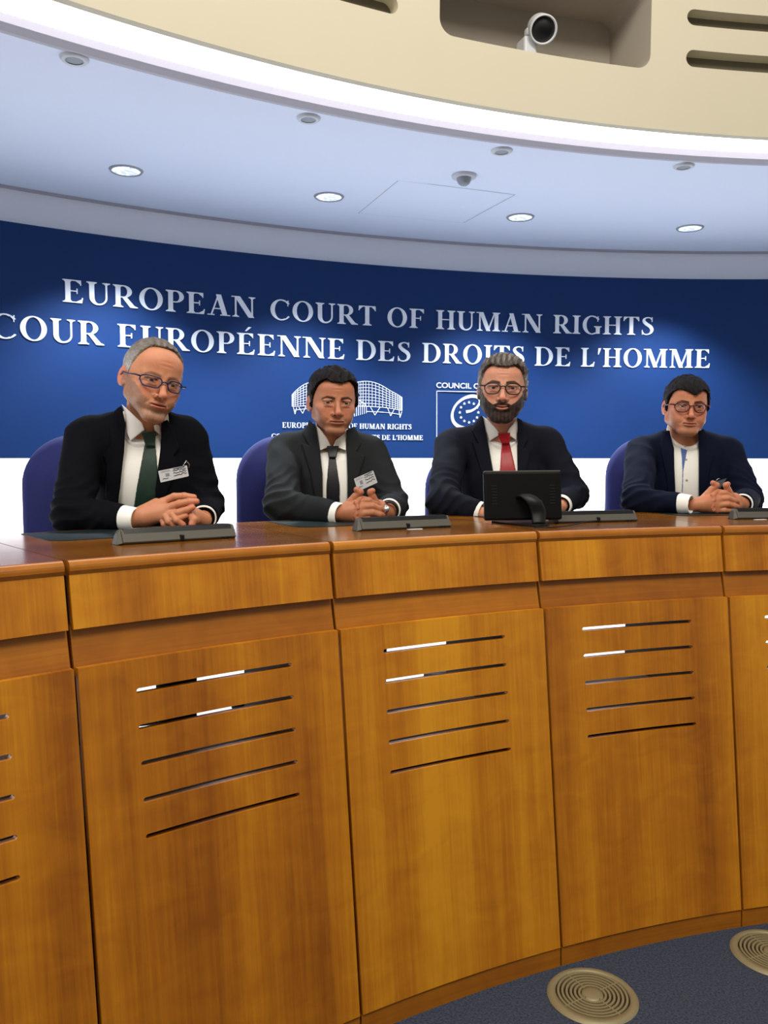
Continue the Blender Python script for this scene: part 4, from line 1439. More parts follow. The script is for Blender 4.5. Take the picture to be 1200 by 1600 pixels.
def man(c):
    Y = c['Y']
    W = lambda p: at(p[0], p[1], Y + (p[2] if len(p) > 2 else 0))
    az = math.atan2(*(W(c['chest'])[:2]))
    tan = math.tan(az)
    chest = W(c['chest']); yf = chest[1] - .11
    def uv(P): return P[0] - (P[1] - yf) * tan, P[2]
    def PL(pts): return [(lambda q: (q[0], q[2]))(at(px, py, yf)) for px, py in pts]
    hips = np.array([chest[0] + c.get('lean', (0, .1))[0], chest[1] + c.get('lean', (0, .1))[1], ZDAIS + 0.58])
    root = empty('person', (float(hips[0]), float(hips[1]), ZDAIS))
    tag(root, c['label'], 'person')
    hc = c['head']; R, pos = place_head(dict(pos=at(hc['px'], hc['py'], Y + hc['dy']), **{k: hc[k] for k in ('yaw', 'pitch', 'roll')}))
    s = hc['scale']
    lf = hc.get('lf', .92); uf = hc.get('uf', .97)
    H2W = lambda v: R @ (np.array([v[0], v[1], v[2] * (lf if v[2] < 0 else uf)], float) * s) + pos
    nk0 = H2W((0, .018, -.05)); nk1 = W(c['neck'])
    rn = c.get('neck_r', .056)

    Ls, Rs, Le, Re, Lw, Rw = (W(c[k]) for k in ('ls', 'rs', 'le', 're', 'lw', 'rw'))
    sr = c.get('sr', .066)
    belly = np.array([(chest[0] * .6 + hips[0] * .4), (chest[1] * .5 + hips[1] * .5), ZDAIS + .68])
    cw = c.get('cw', .165)
    def torso(P, inset=0.0):
        d = ell(P, chest, (cw, .112, .175))
        d = smin(d, ell(P, belly, (.165, .125, .17)), .06)
        d = smin(d, cone(P, Ls * .82 + nk1 * .18 - [0, 0, .012], Rs * .82 + nk1 * .18 - [0, 0, .012], .060, .060), .05)
        d = smin(d, cone(P, nk1 + [-.022, .018, .032], Ls * .80 + nk1 * .20 + [0, 0, .012], .036, .046), .030)
        d = smin(d, cone(P, nk1 + [.022, .018, .032], Rs * .80 + nk1 * .20 + [0, 0, .012], .036, .046), .030)
        return d + inset
    def arm(P, a, b, w, side):
        d = cone(P, a, b, sr, .056)
        d = smin(d, cone(P, b, w, .053, .040), .025)
        # folds of the cloth round the elbow and along the sleeve
        q = np.exp(-(((P[0] - b[0]) ** 2 + (P[1] - b[1]) ** 2 + (P[2] - b[2]) ** 2) / .10 ** 2))
        u = (P[0] - b[0]) * .6 * side + (P[2] - b[2]) * 1.0 + (P[1] - b[1]) * .4
        ph = u * 70 + 1.8 * np.sin(P[0] * 30 + P[1] * 22 + c['seed']) + wob(P, 20, c['seed'])
        d = d + q * .009 * (np.abs(np.sin(ph)) - .6)
        v = (P[0] - a[0]) * .5 * side - (P[2] - a[2])
        d = d + .0030 * (np.abs(np.sin(v * 34 + 1.5 * wob(P, 16, c['seed'] + side))) - .6) + .0022 * wob(P, 44, c['seed'] + side)
        ax = (w - b) / np.linalg.norm(w - b)
        cut = (P[0] - w[0]) * ax[0] + (P[1] - w[1]) * ax[1] + (P[2] - w[2]) * ax[2]
        return smax(d, cut, .006)
    V_open = PL(c['v'])
    def vprism(P, poly, grow=0.0):
        u, v = uv(P)
        return smax(smax(poly2(u, v, poly) - grow, (P[1] - (chest[1] - .0)), .002), yf - .07 - P[1], .002)
    def neckd(P, r): return cone(P, nk0, nk1 + (nk1 - nk0) * .35, r, r + .006)
    def jacket(P):
        d = torso(P)
        d = d + .0022 * wob(P, 26, c['seed'] + 4) + .0014 * wob(P, 60, c['seed'])
        q = np.exp(-(((P[0] - chest[0]) / .16) ** 2 + ((P[2] - (chest[2] - .16)) / .10) ** 2))
        d = d + q * .003 * np.sin((P[0] * .8 + P[2] * 1.2) * 85 + c['seed'])
        d = smin(d, arm(P, Ls, Le, Lw, -1), .022)
        d = smin(d, arm(P, Rs, Re, Rw, 1), .022)
        d = smax(d, -vprism(P, V_open), .003)
        d = smax(d, -neckd(P, rn + .013), .004)
        return d
    lo, hi = bbox([Ls, Rs, Le, Re, Lw, Rw, belly - [0, 0, .16], chest + [0, .13, 0], chest - [0, .13, 0], nk1 + [0, 0, .03]], .085)
    V, F = surface(jacket, lo, hi, .0045)
    jm = c['jacket']
    jk = put('jacket', np_mesh('jacket', V, F), jm, root, True)
    # lapels: raised flaps along the opening
    def flap(name, poly, base, t0, t1, mt, h=.003, par=root, pad=.02, grow=0):
        pp = PL(poly); us = [a[0] for a in pp]; vs_ = [a[1] for a in pp]
        def f(P):
            u, v = uv(P)
            b = base(P)
            d = smax(b - t1, -(b - t0), .001)
            return smax(smax(d, poly2(u, v, pp), .0015), P[1] - (chest[1] + .02), .001)
        l = np.array([min(us) - pad - abs(tan) * .2, yf - .10, min(vs_) - pad]); hh = np.array([max(us) + pad + abs(tan) * .2, chest[1] + .04, max(vs_) + pad])
        V, F = surface(f, l, hh, h)
        V, F = biggest(V, F)
        if len(F) == 0: return None
        return put(name, np_mesh(name, V, F), mt, par, True)
    tj = lambda P: smin(torso(P), neckd(P, rn + .016), .02)
    for q in c['lapels']:
        flap('lapel', q, tj, -.001, .0075, c.get('lapel_m', jm), .003, jk)
    # shirt front and collar
    sb = lambda P: smin(torso(P, .007), neckd(P, rn + .004), .012)
    vv = np.array(c['v'], float); cen = vv.mean(0)
    big = [tuple(cen + (p - cen) * 1.35) for p in vv]
    naxis = (nk0 - nk1) / np.linalg.norm(nk0 - nk1)
    ch_ = c.get('collar_h', .026)
    def above(P): return (P[0] - nk1[0]) * naxis[0] + (P[1] - nk1[1]) * naxis[1] + (P[2] - nk1[2]) * naxis[2] - ch_ - (P[1] - nk1[1]) * .85
    shirt = flap('shirt', big, lambda P: smax(sb(P), above(P) + .004, .002), -.010, .0, M['shirt'], .003)
    def collar(P):
        b = neckd(P, rn + .006)
        ax = (nk0 - nk1) / np.linalg.norm(nk0 - nk1)
        t = (P[0] - nk1[0]) * ax[0] + (P[1] - nk1[1]) * ax[1] + (P[2] - nk1[2]) * ax[2]
        return smax(smax(np.abs(b) - .0022, above(P), .001), -(above(P) + .045), .001)
    V, F = surface(collar, nk1 - [.10, .12, .08], nk1 + [.10, .12, .12], .003)
    cl = put('collar_band', np_mesh('collar_band', V, F), M['shirt'], shirt, True)
    cb = lambda P: smin(torso(P, .002), neckd(P, rn + .009), .010)
    for q in c.get('wings', []): flap('collar_wing', q, cb, .0, .005, M['shirt'], .0024, shirt)
    if c.get('tie'):
        tm = c['tie_m']
        t = flap('tie', c['tie'], sb, .0, .006, tm, .003)
        kp = PL(c['knot'])
        kc = np.array([sum(a[0] for a in kp) / 4, yf, sum(a[1] for a in kp) / 4])
        def knot(P):
            u, v = uv(P); b = sb(P)
            return smax(smax(b - .015, -b, .002), poly2(u, v, kp) - .001, .004)
        V, F = surface(knot, kc - [.06, .12, .05], kc + [.06, .10, .05], .0022)
        put('tie_knot', np_mesh('tie_knot', V, F), tm, t, True)
    for q, mt in c.get('extra', []): flap('placket', q, sb, .0, .002, mt, .002, shirt)
    # cuffs
    for (b, w, hk) in ((Le, Lw, 'L'), (Re, Rw, 'R')):
        ax = (w - b) / np.linalg.norm(w - b)
        L0 = c.get('cuff' + hk, .016)
        def cf(P):
            t = (P[0] - w[0]) * ax[0] + (P[1] - w[1]) * ax[1] + (P[2] - w[2]) * ax[2]
            rr = [P[i] - w[i] - t * ax[i] for i in range(3)]
            r_ = np.sqrt(rr[0] ** 2 + rr[1] ** 2 + rr[2] ** 2) - (.0355 - np.maximum(t, 0) * .10 + np.minimum(t, 0) * .25) + .0010 * wob(P, 60, c['seed'])
            return smax(smax(np.abs(r_) - .0022, t - L0, .002), -(t + .016), .001)
        V, F = biggest(*surface(cf, w - .07, w + .07, .0022))
        put('shirt_cuff', np_mesh('shirt_cuff', V, F), M['shirt'], root, True)
    # ---- body: head, neck, torso, arms, legs, hands in one mesh
    parts = []
    hf = head_field(hc)
    Ri = R.T
    n1l = Ri @ (nk1 + (nk1 - nk0) * .3 - pos) / s; n1l[2] /= lf
    def hn(P):
        d = hf(P)
        d = smin(d, cone(P, (0, .018, -.045), n1l, (rn - .002) / s * .96, rn / s), .016)
        return smin(d, cone(P, (0, -.030, -.082), n1l * .8 + np.array([0, -.028, 0]), .016 + hc.get('fat', 0), .030), .02)
    V, F = surface(hn, (-.10, -.13, min(-.14, n1l[2] - .01)), (.10, .13, .135), .0022)
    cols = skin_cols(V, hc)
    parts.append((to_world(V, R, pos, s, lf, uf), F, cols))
    Lh, Rh = c.get('hands', (None, None))
    kneeL = np.array([hips[0] - .13, hips[1] - .42, ZDAIS + .57]); kneeR = kneeL + [.26, 0, 0]
    footL = kneeL * [1, 1, 0] + [0, .02, ZDAIS + .07]; footR = footL + [.26, 0, 0]
    def inner(P):
        d = torso(P, .03)
        d = smin(d, cone(P, nk1, chest, .05, .06), .03)
        for a, b, w in ((Ls, Le, Lw), (Rs, Re, Rw)):
            d = smin(d, cone(P, a, b, .042, .034), .03); d = smin(d, cone(P, b, w, .034, .024), .02)
        for k_, ft, sx in ((kneeL, footL, -1), (kneeR, footR, 1)):
            d = smin(d, cone(P, hips + [sx * .09, 0, -.03], k_, .07, .05), .04); d = smin(d, cone(P, k_, ft, .048, .032), .02)
        return d
    lo2, hi2 = bbox([Ls, Rs, Le, Re, Lw, Rw, hips + [0, .1, 0], kneeL, footR, footL, nk1], .08)
    V, F = surface(inner, lo2, hi2, .012)
    parts.append((V, F, np.tile(np.array(hc['skin'][:3]), (len(V), 1))))
    for h in (Lh, Rh):
        if not h: continue
        allp = [q for a, b, *_ in h['palm'] for q in (a, b)] + [q for p_, _ in h['fingers'] for q in p_]
        lo3, hi3 = bbox(allp, .035)
        V, F = surface(hand_field(h), lo3, hi3, .0018)
        parts.append((V, F, hand_cols(V, hc, h)))
    V, F, C_ = merge(parts)
    body = put('body', np_mesh('body', V, F, C_), M['skin'], root, True)
    eye_parts(dict(hc), root, R, pos)
    # ---- hair, beard
    def shell(name, fn, lo, hi, h, colfn, mt):
        V, F = surface(fn, lo, hi, h)
        cc = colfn(V)
        put(name, np_mesh(name, to_world(V, R, pos, s, lf, uf), F, cc), mt, root, True)
    shell('hair', hair_field(hc, None, hc['hair']['t']), (-.105, -.125, -.10), (.105, .135, .16), .0018, hc['hair']['col'], M['hair'])
    if hc.get('beard'):
        shell('beard', beard_field(hc), (-.10, -.14, -.15), (.10, .04, .02), .002, hc['beard']['col'], M['hair'])
    # ---- trousers and shoes
    def legs(P):
        d = ell(P, hips + [0, 0, -.02], (.165, .13, .11))
        for k_, ft, sx in ((kneeL, footL, -1), (kneeR, footR, 1)):
            d = smin(d, cone(P, hips + [sx * .09, 0, -.03], k_, .085, .066), .04); d = smin(d, cone(P, k_, ft + [0, 0, -.01], .062, .05), .02)
        return smax(d, ZDAIS + .045 - P[2], .004)
    lo4, hi4 = bbox([hips + [.1, .06, .02], hips - [.1, 0, 0], kneeL, kneeR, footL, footR], .10)
    V, F = surface(legs, lo4, hi4, .012)
    put('trousers', np_mesh('trousers', V, F), c.get('trouser_m', M['trouser']), root, True)
    for ft in (footL, footR):
        g0 = ft * [1, 1, 0] + [0, 0, ZDAIS]
        sh_ = lambda P: smax(smin(cone(P, g0 + [0, .05, .045], g0 + [0, -.15, .032], .042, .036), cone(P, g0 + [0, .04, .06], g0 + [0, 0, .08], .04, .045), .02), ZDAIS + .001 - P[2], .004)
        V, F = surface(sh_, g0 - [.07, .22, .01], g0 + [.07, .12, .15], .008)
        put('shoe', np_mesh('shoe', V, F), M['shoe'], root, True)
    return root, H2W, R, s


def glasses(H2W, spec, label):
    W = lambda v: Vector(H2W(v))
    e = empty('eyeglasses', W((0, -.1, 0)))
    tag(e, label, 'glasses')
    m = spec['m']; rim = spec['rim']
    z0 = spec.get('dz', -.002)
    fy = lambda x: -.1045 + 9.0 * abs(x) ** 2 * .9
    for sx in (-1, 1):
        pts = []
        a, b = spec['w'] / 2, spec['h'] / 2
        n = spec.get('n', 2.6)
        for i in range(28):
            t = 2 * math.pi * i / 28
            cx_, sz = math.cos(t), math.sin(t)
            x = a * math.copysign(abs(cx_) ** (2 / n), cx_); z = b * math.copysign(abs(sz) ** (2 / n), sz)
            if z < 0: x *= spec.get('taper', .92)
            X = sx * (spec['gap'] / 2 + a) + x
            pts.append(W((X, fy(X), z + z0)))
        mb = MB(); mb.tube(pts, rim, 8, closed=True); mb.build('rim', m, e, True)
        mb = MB(); mb.add(pts, [tuple(range(28))]); mb.build('lens', M['lens'], e)
        xo = sx * (spec['gap'] / 2 + 2 * a)
        mb = MB(); mb.tube([W((xo - sx * .001, fy(xo), z0 + b * .55)), W((sx * .0745, -.070, z0 + b * .6)), W((sx * .081, -.03, z0 + .008)), W((sx * .0835, .008, z0 + .012)), W((sx * .084, .026, z0 - .002)), W((sx * .082, .034, z0 - .022))], [rim * 1.25, rim * 1.2, rim * .95, rim * .9, rim * .9, rim * .9], 8)
        mb.build('temple', m, e, True)
    g = spec['gap'] / 2
    mb = MB(); mb.tube([W((-g, fy(g), z0 + b * .25)), W((-g * .5, fy(0) - .002, z0 + b * .42)), W((g * .5, fy(0) - .002, z0 + b * .42)), W((g, fy(g), z0 + b * .25))], rim * 1.1, 8); mb.build('bridge', m, e, True)
    return e


def badge(corners, y, label, dark=False, clip=None):
    TL, TR, BR, BL = [Vector(at(px, py, y + d)) for (px, py, d) in corners]
    c = (TL + TR + BR + BL) / 4
    e = empty('visitor_badge', c)
    tag(e, label, 'badge', None)
    n = (TR - TL).cross(BL - TL).normalized()
    if n.y > 0: n = -n
    Q = lambda u, v, d=0.0: TL * (1 - u) * (1 - v) + TR * u * (1 - v) + BR * u * v + BL * (1 - u) * v + n * d
    mb = MB(); mb.prism([(0.02, 0), (.98, 0), (1, .04), (1, .96), (.98, 1), (.02, 1), (0, .96), (0, .04)], lambda u, v, t: Q(u, v, t), -.0012, 0.0)
    mb.build('card', M['cardback'] if dark else M['badge'], e)
    def seg(pts, w, name, mt):
        mb = MB(); mb.tube([Q(u, v, .0005) for u, v in pts], w, 4); mb.build(name, mt, e)
    rnd = random.Random(3)
    if not dark:
        seg([(.52, .09), (.92, .06)], .0013, 'printed_heading', M['ink'])
        for r in range(3):
            pts = [(.50 + i * .034, .24 + r * .2 + rnd.uniform(-.07, .07)) for i in range(14)]
            seg(pts, .0010, 'handwriting', M['ink'])
        seg([(.08, .10), (.40, .09)], .0004, 'printed_line', M['ink_grey']); seg([(.08, .18), (.42, .17)], .0004, 'printed_line', M['ink_grey'])
        mb = MB(); mb.prism([(.22, .34), (.36, .34), (.36, .62), (.22, .62)], lambda u, v, t: Q(u, v, t), 0.0, .0003); mb.build('printed_emblem', M['ink_grey'], e)
        seg([(.10, .76), (.16, .72), (.22, .78), (.30, .74)], .0008, 'number', M['ink'])
    else:
        for r in range(3): seg([(.12, .25 + r * .22), (.88, .25 + r * .22)], .0004, 'printed_line', M['ink_grey'])
    if clip:
        mb = MB(); mb.tube([Vector(at(px, py, y + d)) for px, py, d in clip], .0016, 6); mb.build('clip', M['chrome'], e, True)
    return e


def seg_colors(a, b, f): return a * (1 - f)[:, None] + b * f[:, None]
def HC(main, side=None, streak=0.0, top=None):
    main = np.array(main[:3]); side = np.array((side or tuple(main))[:3])
    def f(V):
        x, y, z = V[:, 0], V[:, 1], V[:, 2]
        t = ramp(z, .03, .09)
        col = seg_colors(side, main, t)
        if top is not None:
            k = (0.5 + 0.5 * np.sin(x * 330 + 2 * np.sin(y * 60))) * ramp(z, .07, .11) * .8
            col = seg_colors(col, np.array(top[:3]), k)
        n = 1 + streak * np.sin(x * 420 + y * 130 + 3 * np.sin(z * 150))
        return np.clip(col * n[:, None], 0, 1)
    return f


# ================================================================== the four men
def tbl(px, py, h=0.0):
    """point over the desk top: forward distance of a pixel at height h above it"""
    return float(atz(px, py, ZT + h)[1])


def HP(px, py, y): return at(px, py, y)


# ---- hands of each man (joints follow the photograph, at the depth of the desk pad)
def fing(y, pts, rs): return ([HP(p[0], p[1], y + p[2]) for p in pts], rs)


def build_men():
    SK = srgb
    # ------------------------------------------------ man 1
    Y1 = 2.50
    yh = tbl(215, 826, .0) - .02
    h1R = dict(palm=[(HP(206, 812, yh + .0), HP(226, 806, yh), .026, .027), (HP(226, 806, yh), HP(254, 786, yh + .01), .024, .015), (HP(226, 808, yh - .005), HP(262, 796, yh - .005), .024, .014),
                     (HP(226, 812, yh), HP(262, 806, yh - .01), .020, .013), (HP(222, 800, yh + .01), HP(244, 786, yh + .02), .018, .014)],
               fingers=[fing(yh, [(254, 785, .015), (272, 776, .012), (288, 775, .010), (303, 777, .012)], [.0125, .0105, .0098, .0085]),
                        fing(yh, [(262, 794, -.005), (280, 787, -.010), (295, 784, -.008), (307, 783.5, -.004)], [.0125, .0108, .0100, .0088]),
                        fing(yh, [(264, 804, -.012), (279, 801, -.020), (291, 797, -.018), (301, 793, -.014)], [.0118, .0105, .0095, .0082]),
                        fing(yh, [(258, 810, -.012), (268, 812, -.024), (280, 810, -.024), (290, 806, -.02)], [.0108, .0092, .0085, .0076])])
    h1L = dict(palm=[(HP(318, 812, yh + .07), HP(300, 806, yh + .045), .024, .024), (HP(300, 806, yh + .045), HP(276, 800, yh + .03), .024, .016), (HP(302, 812, yh + .03), HP(286, 812, yh + .02), .018, .016)],
               fingers=[fing(yh, [(292, 800, .02), (298, 806, -.005), (303, 812, -.020), (300, 819, -.026)], [.0115, .0108, .0112, .0098]),
                        fing(yh, [(276, 800, .0), (270, 805, -.022), (276, 813, -.030), (286, 820, -.024)], [.011, .0100, .0098, .0088]),
                        fing(yh, [(264, 802, .0), (259, 807, -.020), (263, 815, -.028), (272, 822, -.022)], [.0105, .0094, .0092, .0082]),
                        fing(yh, [(258, 808, .0), (254, 813, -.014), (256, 819, -.02), (262, 824, -.018)], [.0095, .0082, .008, .0072])])
    skin1 = SK(200, 136, 100)
    c1 = dict(label='grey-haired bearded man in glasses, black suit and dark green tie, leaning on clasped hands', Y=Y1, seed=1.0,
              chest=(232, 745, .06), neck=(226, 668, .02), ls=(134, 684, .02), rs=(292, 684, .08), le=(113, 803, -.15), re=(320, 792, .06), lw=(193, 810, yh - Y1), rw=(318, 809, yh + .075 - Y1),
              lean=(0.02, .12), sr=.063, cw=.170, cuffL=.040, cuffR=.008, neck_r=.058, hands=(h1R, h1L),
              v=[(190, 632), (212, 655), (252, 660), (251, 700), (243, 760), (240, 822), (178, 822), (188, 760), (194, 700)],
              lapels=[[(190, 634), (196, 662), (194, 705), (187, 765), (180, 822), (168, 822), (164, 770), (166, 726), (160, 712), (172, 698), (170, 668), (178, 640)],
                      [(252, 660), (252, 705), (244, 765), (240, 822), (248, 822), (262, 770), (280, 724), (272, 712), (282, 700), (272, 672), (262, 655)]],
              wings=[[(190, 631), (196, 648), (197, 674), (204, 689), (226, 672), (222, 661)], [(240, 664), (242, 673), (251, 680), (251, 668), (248, 663)]],
              tie=[(226, 694), (243, 694), (247, 740), (242, 822), (204, 822), (214, 760)], knot=[(221, 675), (243, 674), (242, 697), (228, 697)],
              tie_m=mat('green_tie', srgb(20, 48, 36), 0.5, noise=(60, .2), bump=(900, .2, .0005)), jacket=cloth('black_suit', srgb(10, 11, 16)),
              head=dict(px=237, py=596, dy=-.03, yaw=36, pitch=-1, roll=14, scale=1.03, lf=.88, skin=skin1, flush=SK(206, 118, 92), shade=SK(168, 106, 82), lip=SK(176, 96, 82), brow=SK(120, 92, 70), brow_a=.6,
                        jaw=1.06, nose=1.12, open=.0016, iris='grey', look=(-4, -2), stubble=(SK(134, 110, 92), .85), chin=.010, squint=.95, smile=.25,
                        hair=dict(t=.0075, side=.55, line_y=[-.10, -.07, -.045, -.03, -.012, .0, .02, .045, .1], line_z=[.118, .110, .094, .050, .004, -.008, .0, -.06, -.075], peak=.006, rough=.5,
                                  col=HC(SK(120, 112, 104), SK(168, 164, 160), .12, SK(96, 86, 78)))))
    r1 = man(c1)
    # ------------------------------------------------ man 2
    Y2 = 2.90
    yh = tbl(530, 816, .0) + .02
    def clasp(dx, dy_, k, y):
        """interlaced fingers: right hand at image left, left hand behind"""
        q = lambda px, py, d: HP(dx + px * k, dy_ + py * k, y + d)
        fg = lambda pts, rs: ([q(*p) for p in pts], rs)
        A = dict(palm=[(q(0, 2, .0), q(14, 0, .0), .025, .027), (q(14, -2, 0), q(36, -16, 0.005), .022, .014), (q(14, 0, -.004), q(40, -7, -.006), .024, .014),
                       (q(14, 2, -.002), q(40, 3, -.010), .022, .0135), (q(12, 5, 0), q(36, 11, -.008), .020, .0125)],
                 fingers=[fg([(36, -17, .004), (50, -18, .0), (60, -13, .008), (66, -10, .018)], [.0122, .0106, .0096, .0084]),
                          fg([(40, -8, -.006), (55, -9, -.012), (66, -5, -.004), (71, -3, .008)], [.0124, .0110, .0100, .0088]),
                          fg([(40, 2, -.010), (55, 1, -.017), (66, 4, -.010), (71, 5, .004)], [.0120, .0106, .0098, .0086]),
                          fg([(37, 11, -.008), (50, 11, -.014), (61, 12, -.008), (67, 12, .004)], [.0108, .0095, .0088, .0078]),
                          fg([(16, -10, .01), (28, -24, .006), (36, -31, .0), (30, -35, -.002)], [.0150, .0120, .0108, .0092])])
        B = dict(palm=[(q(80, 0, .055), q(66, -4, .035), .025, .026), (q(66, -8, .035), q(46, -16, .022), .022, .015), (q(66, 2, .03), q(46, 2, .022), .022, .016), (q(70, 4, .03), q(50, 10, .02), .018, .014)],
                 fingers=[fg([(46, -18, .018), (36, -21, .004), (30, -14, -.012), (32, -6, -.018)], [.0118, .0104, .0090, .0080]),
                          fg([(46, -8, .014), (34, -12, .0), (28, -4, -.016), (30, 3, -.020)], [.0112, .0098, .0088, .0080]),
                          fg([(46, 4, .012), (34, 0, -.002), (28, 6, -.018), (31, 11, -.02)], [.0108, .0095, .0085, .0076]),
                          fg([(62, -10, .02), (55, -24, .008), (52, -31, .002), (55, -33, .0)], [.0145, .0118, .0106, .0092])])
        return A, B
    A, B = clasp(527, 800, 1.0, yh)
    c2 = dict(label='dark-haired clean-shaven man in charcoal suit and black tie with hands clasped on the desk', Y=Y2, seed=2.2,
              chest=(523, 760, .05), neck=(516, 690, .03), ls=(446, 705, .05), rs=(578, 709, .05), le=(440, 790, -.19), re=(612, 787, -.04), lw=(524, 803, yh - Y2 + .0), rw=(608, 797, yh + .06 - Y2),
              sr=.064, cw=.168, cuffL=.022, cuffR=.012, neck_r=.054, hands=(A, B),
              v=[(492, 664), (517, 690), (541, 672), (542, 710), (543, 740), (543, 810), (505, 810), (504, 740), (499, 700)],
              lapels=[[(493, 664), (500, 704), (504, 742), (505, 810), (498, 800), (484, 736), (470, 692), (483, 696), (471, 676), (482, 655)],
                      [(541, 672), (542, 712), (543, 745), (543, 810), (549, 800), (560, 745), (572, 712), (557, 706), (566, 692), (556, 664)]],
              wings=[[(491, 663), (494, 684), (500, 704), (517, 697), (512, 686), (500, 670)], [(541, 672), (541, 704), (521, 697), (524, 688), (536, 678)]],
              tie=[(514, 712), (524, 712), (531, 760), (531, 810), (509, 810), (510, 760)], knot=[(511, 697), (529, 697), (525, 715), (514, 715)],
              tie_m=mat('black_tie', srgb(18, 18, 24), 0.45, noise=(260, .6)), jacket=cloth('charcoal_suit', srgb(36, 39, 40)), trouser_m=cloth('charcoal_trousers', srgb(36, 39, 40)),
              head=dict(px=520, py=630, dy=-.02, yaw=14, pitch=3, roll=2, scale=1.0, lf=.87, uf=.93, skin=SK(184, 122, 88), flush=SK(188, 108, 86), shade=SK(140, 90, 70), lip=SK(158, 88, 74), brow=SK(48, 32, 26), brow_w=1.1,
                        jaw=1.03, nose=1.1, iris='brown', look=(-6, 2), stubble=(SK(120, 84, 68), .5), squint=.85, brow_dz=-.001, chin=.004, smile=.15,
                        hair=dict(t=.014, side=.6, quiff=.011, line_y=[-.10, -.07, -.045, -.03, -.012, .0, .02, .045, .1], line_z=[.074, .072, .052, .016, -.018, -.022, -.005, -.06, -.08], peak=.012, rough=1.5, comb=.7,
                                  col=HC(SK(18, 13, 12), SK(24, 19, 18), .4))))
    r2 = man(c2)
    # ------------------------------------------------ man 3
    Y3 = 3.14
    yh = 2.83
    hl = dict(palm=[(HP(868, 795, yh + .02), HP(850, 798, yh), .024, .026), (HP(850, 797, yh), HP(834, 800, yh - .01), .024, .018)],
              fingers=[fing(yh, [(836, 794, -.01), (824, 795, -.015), (816, 799, -.012), (812, 804, -.008)], [.0118, .0104, .0096, .0084]), fing(yh, [(834, 799, -.012), (822, 801, -.018), (814, 804, -.014), (810, 807, -.01)], [.0118, .0104, .0096, .0084]),
                       fing(yh, [(834, 804, -.012), (823, 806, -.015), (815, 808, -.012), (811, 810, -.01)], [.0112, .0100, .0092, .0080]), fing(yh, [(838, 808, -.008), (829, 810, -.01), (822, 811, -.01), (818, 812, -.008)], [.0100, .009, .0082, .0072]),
                       fing(yh, [(850, 790, -.01), (840, 787, -.02), (832, 790, -.026), (827, 794, -.026)], [.014, .0118, .0106, .009])])
    hr = dict(palm=[(HP(752, 803, yh + .02), HP(768, 803, yh), .024, .026), (HP(768, 803, yh), HP(784, 803, yh - .01), .024, .018)],
              fingers=[fing(yh, [(782, 797, -.01), (793, 797, -.02), (800, 801, -.022), (804, 805, -.02)], [.0118, .0104, .0096, .0084]), fing(yh, [(784, 802, -.012), (795, 803, -.024), (802, 806, -.024), (805, 809, -.02)], [.0118, .0104, .0096, .0084]),
                       fing(yh, [(783, 807, -.012), (793, 808, -.02), (799, 810, -.02), (803, 812, -.018)], [.0112, .0100, .0092, .0080]), fing(yh, [(779, 811, -.008), (787, 812, -.01), (793, 813, -.01), (797, 814, -.008)], [.0100, .009, .0082, .0072]),
                       fing(yh, [(768, 795, -.01), (780, 791, -.02), (789, 792, -.026), (794, 794, -.026)], [.014, .0118, .0106, .009])])
    c3 = dict(label='bearded man with swept-back grey hair, glasses, navy suit and red tie behind the monitor', Y=Y3, seed=3.1,
              chest=(788, 755, .05), neck=(784, 678, .03), ls=(706, 697, .05), rs=(853, 694, .05), le=(692, 785, -.22), re=(894, 772, -.04), lw=(748, 800, yh + .03 - Y3), rw=(877, 789, yh + .05 - Y3),
              sr=.067, cw=.178, cuffL=.012, cuffR=.020, neck_r=.058, hands=(hl, hr),
              v=[(753, 648), (780, 676), (808, 652), (808, 690), (809, 760), (806, 812), (778, 812), (771, 740), (764, 700)],
              lapels=[[(753, 648), (764, 700), (771, 740), (778, 812), (770, 800), (752, 738), (737, 690), (748, 694), (736, 672), (746, 650)],
                      [(808, 652), (809, 700), (809, 760), (806, 812), (812, 806), (822, 745), (829, 705), (818, 700), (826, 686), (816, 656)]],
              wings=[[(752, 648), (757, 668), (765, 689), (781, 679), (776, 670), (762, 655)], [(808, 652), (807, 688), (792, 678), (795, 670), (802, 662)]],
              tie=[(784, 690), (796, 690), (806, 735), (805, 812), (782, 812), (781, 735)], knot=[(778, 677), (797, 676), (796, 693), (784, 693)],
              tie_m=mat('red_tie', srgb(158, 10, 28), 0.42, noise=(90, .25), bump=(700, .3, .0006)), jacket=cloth('navy_suit', srgb(20, 22, 31)), trouser_m=cloth('navy_trousers', srgb(20, 22, 31)),
              head=dict(px=785, py=609, dy=-.02, yaw=-7, pitch=1, roll=2, scale=1.09, lf=.89, uf=.91, brow_dz=.002, skin=SK(210, 150, 120), flush=SK(204, 118, 96), shade=SK(156, 104, 84), lip=SK(186, 96, 86), brow=SK(46, 34, 28), brow_w=1.15,
                        jaw=1.0, nose=1.1, iris='brown', look=(4, 1), smile=1.2, open=.0022, squint=1.0, chin=.002,
                        beard=dict(t=.0085, col=lambda V: seg_colors(np.tile(np.array(SK(52, 38, 32)[:3]), (len(V), 1)), np.array(SK(110, 104, 98)[:3]), np.clip(ramp(V[:, 2], -.06, .0) * .9 + ramp(-V[:, 2], .098, .12) * .25 + .12 * np.sin(V[:, 0] * 500), 0, 1))),
                        hair=dict(t=.015, side=.42, quiff=.010, line_y=[-.10, -.07, -.045, -.03, -.012, .0, .02, .045, .1], line_z=[.080, .076, .056, .020, -.02, -.026, -.005, -.06, -.08], peak=.010, rough=1.3, comb=1.4,
                                  col=HC(SK(70, 62, 56), SK(138, 136, 136), .2, SK(140, 132, 124)))))
    r3 = man(c3)
    # ------------------------------------------------ man 4
    Y4 = 3.36
    yh = tbl(1090, 803, .0) + .02
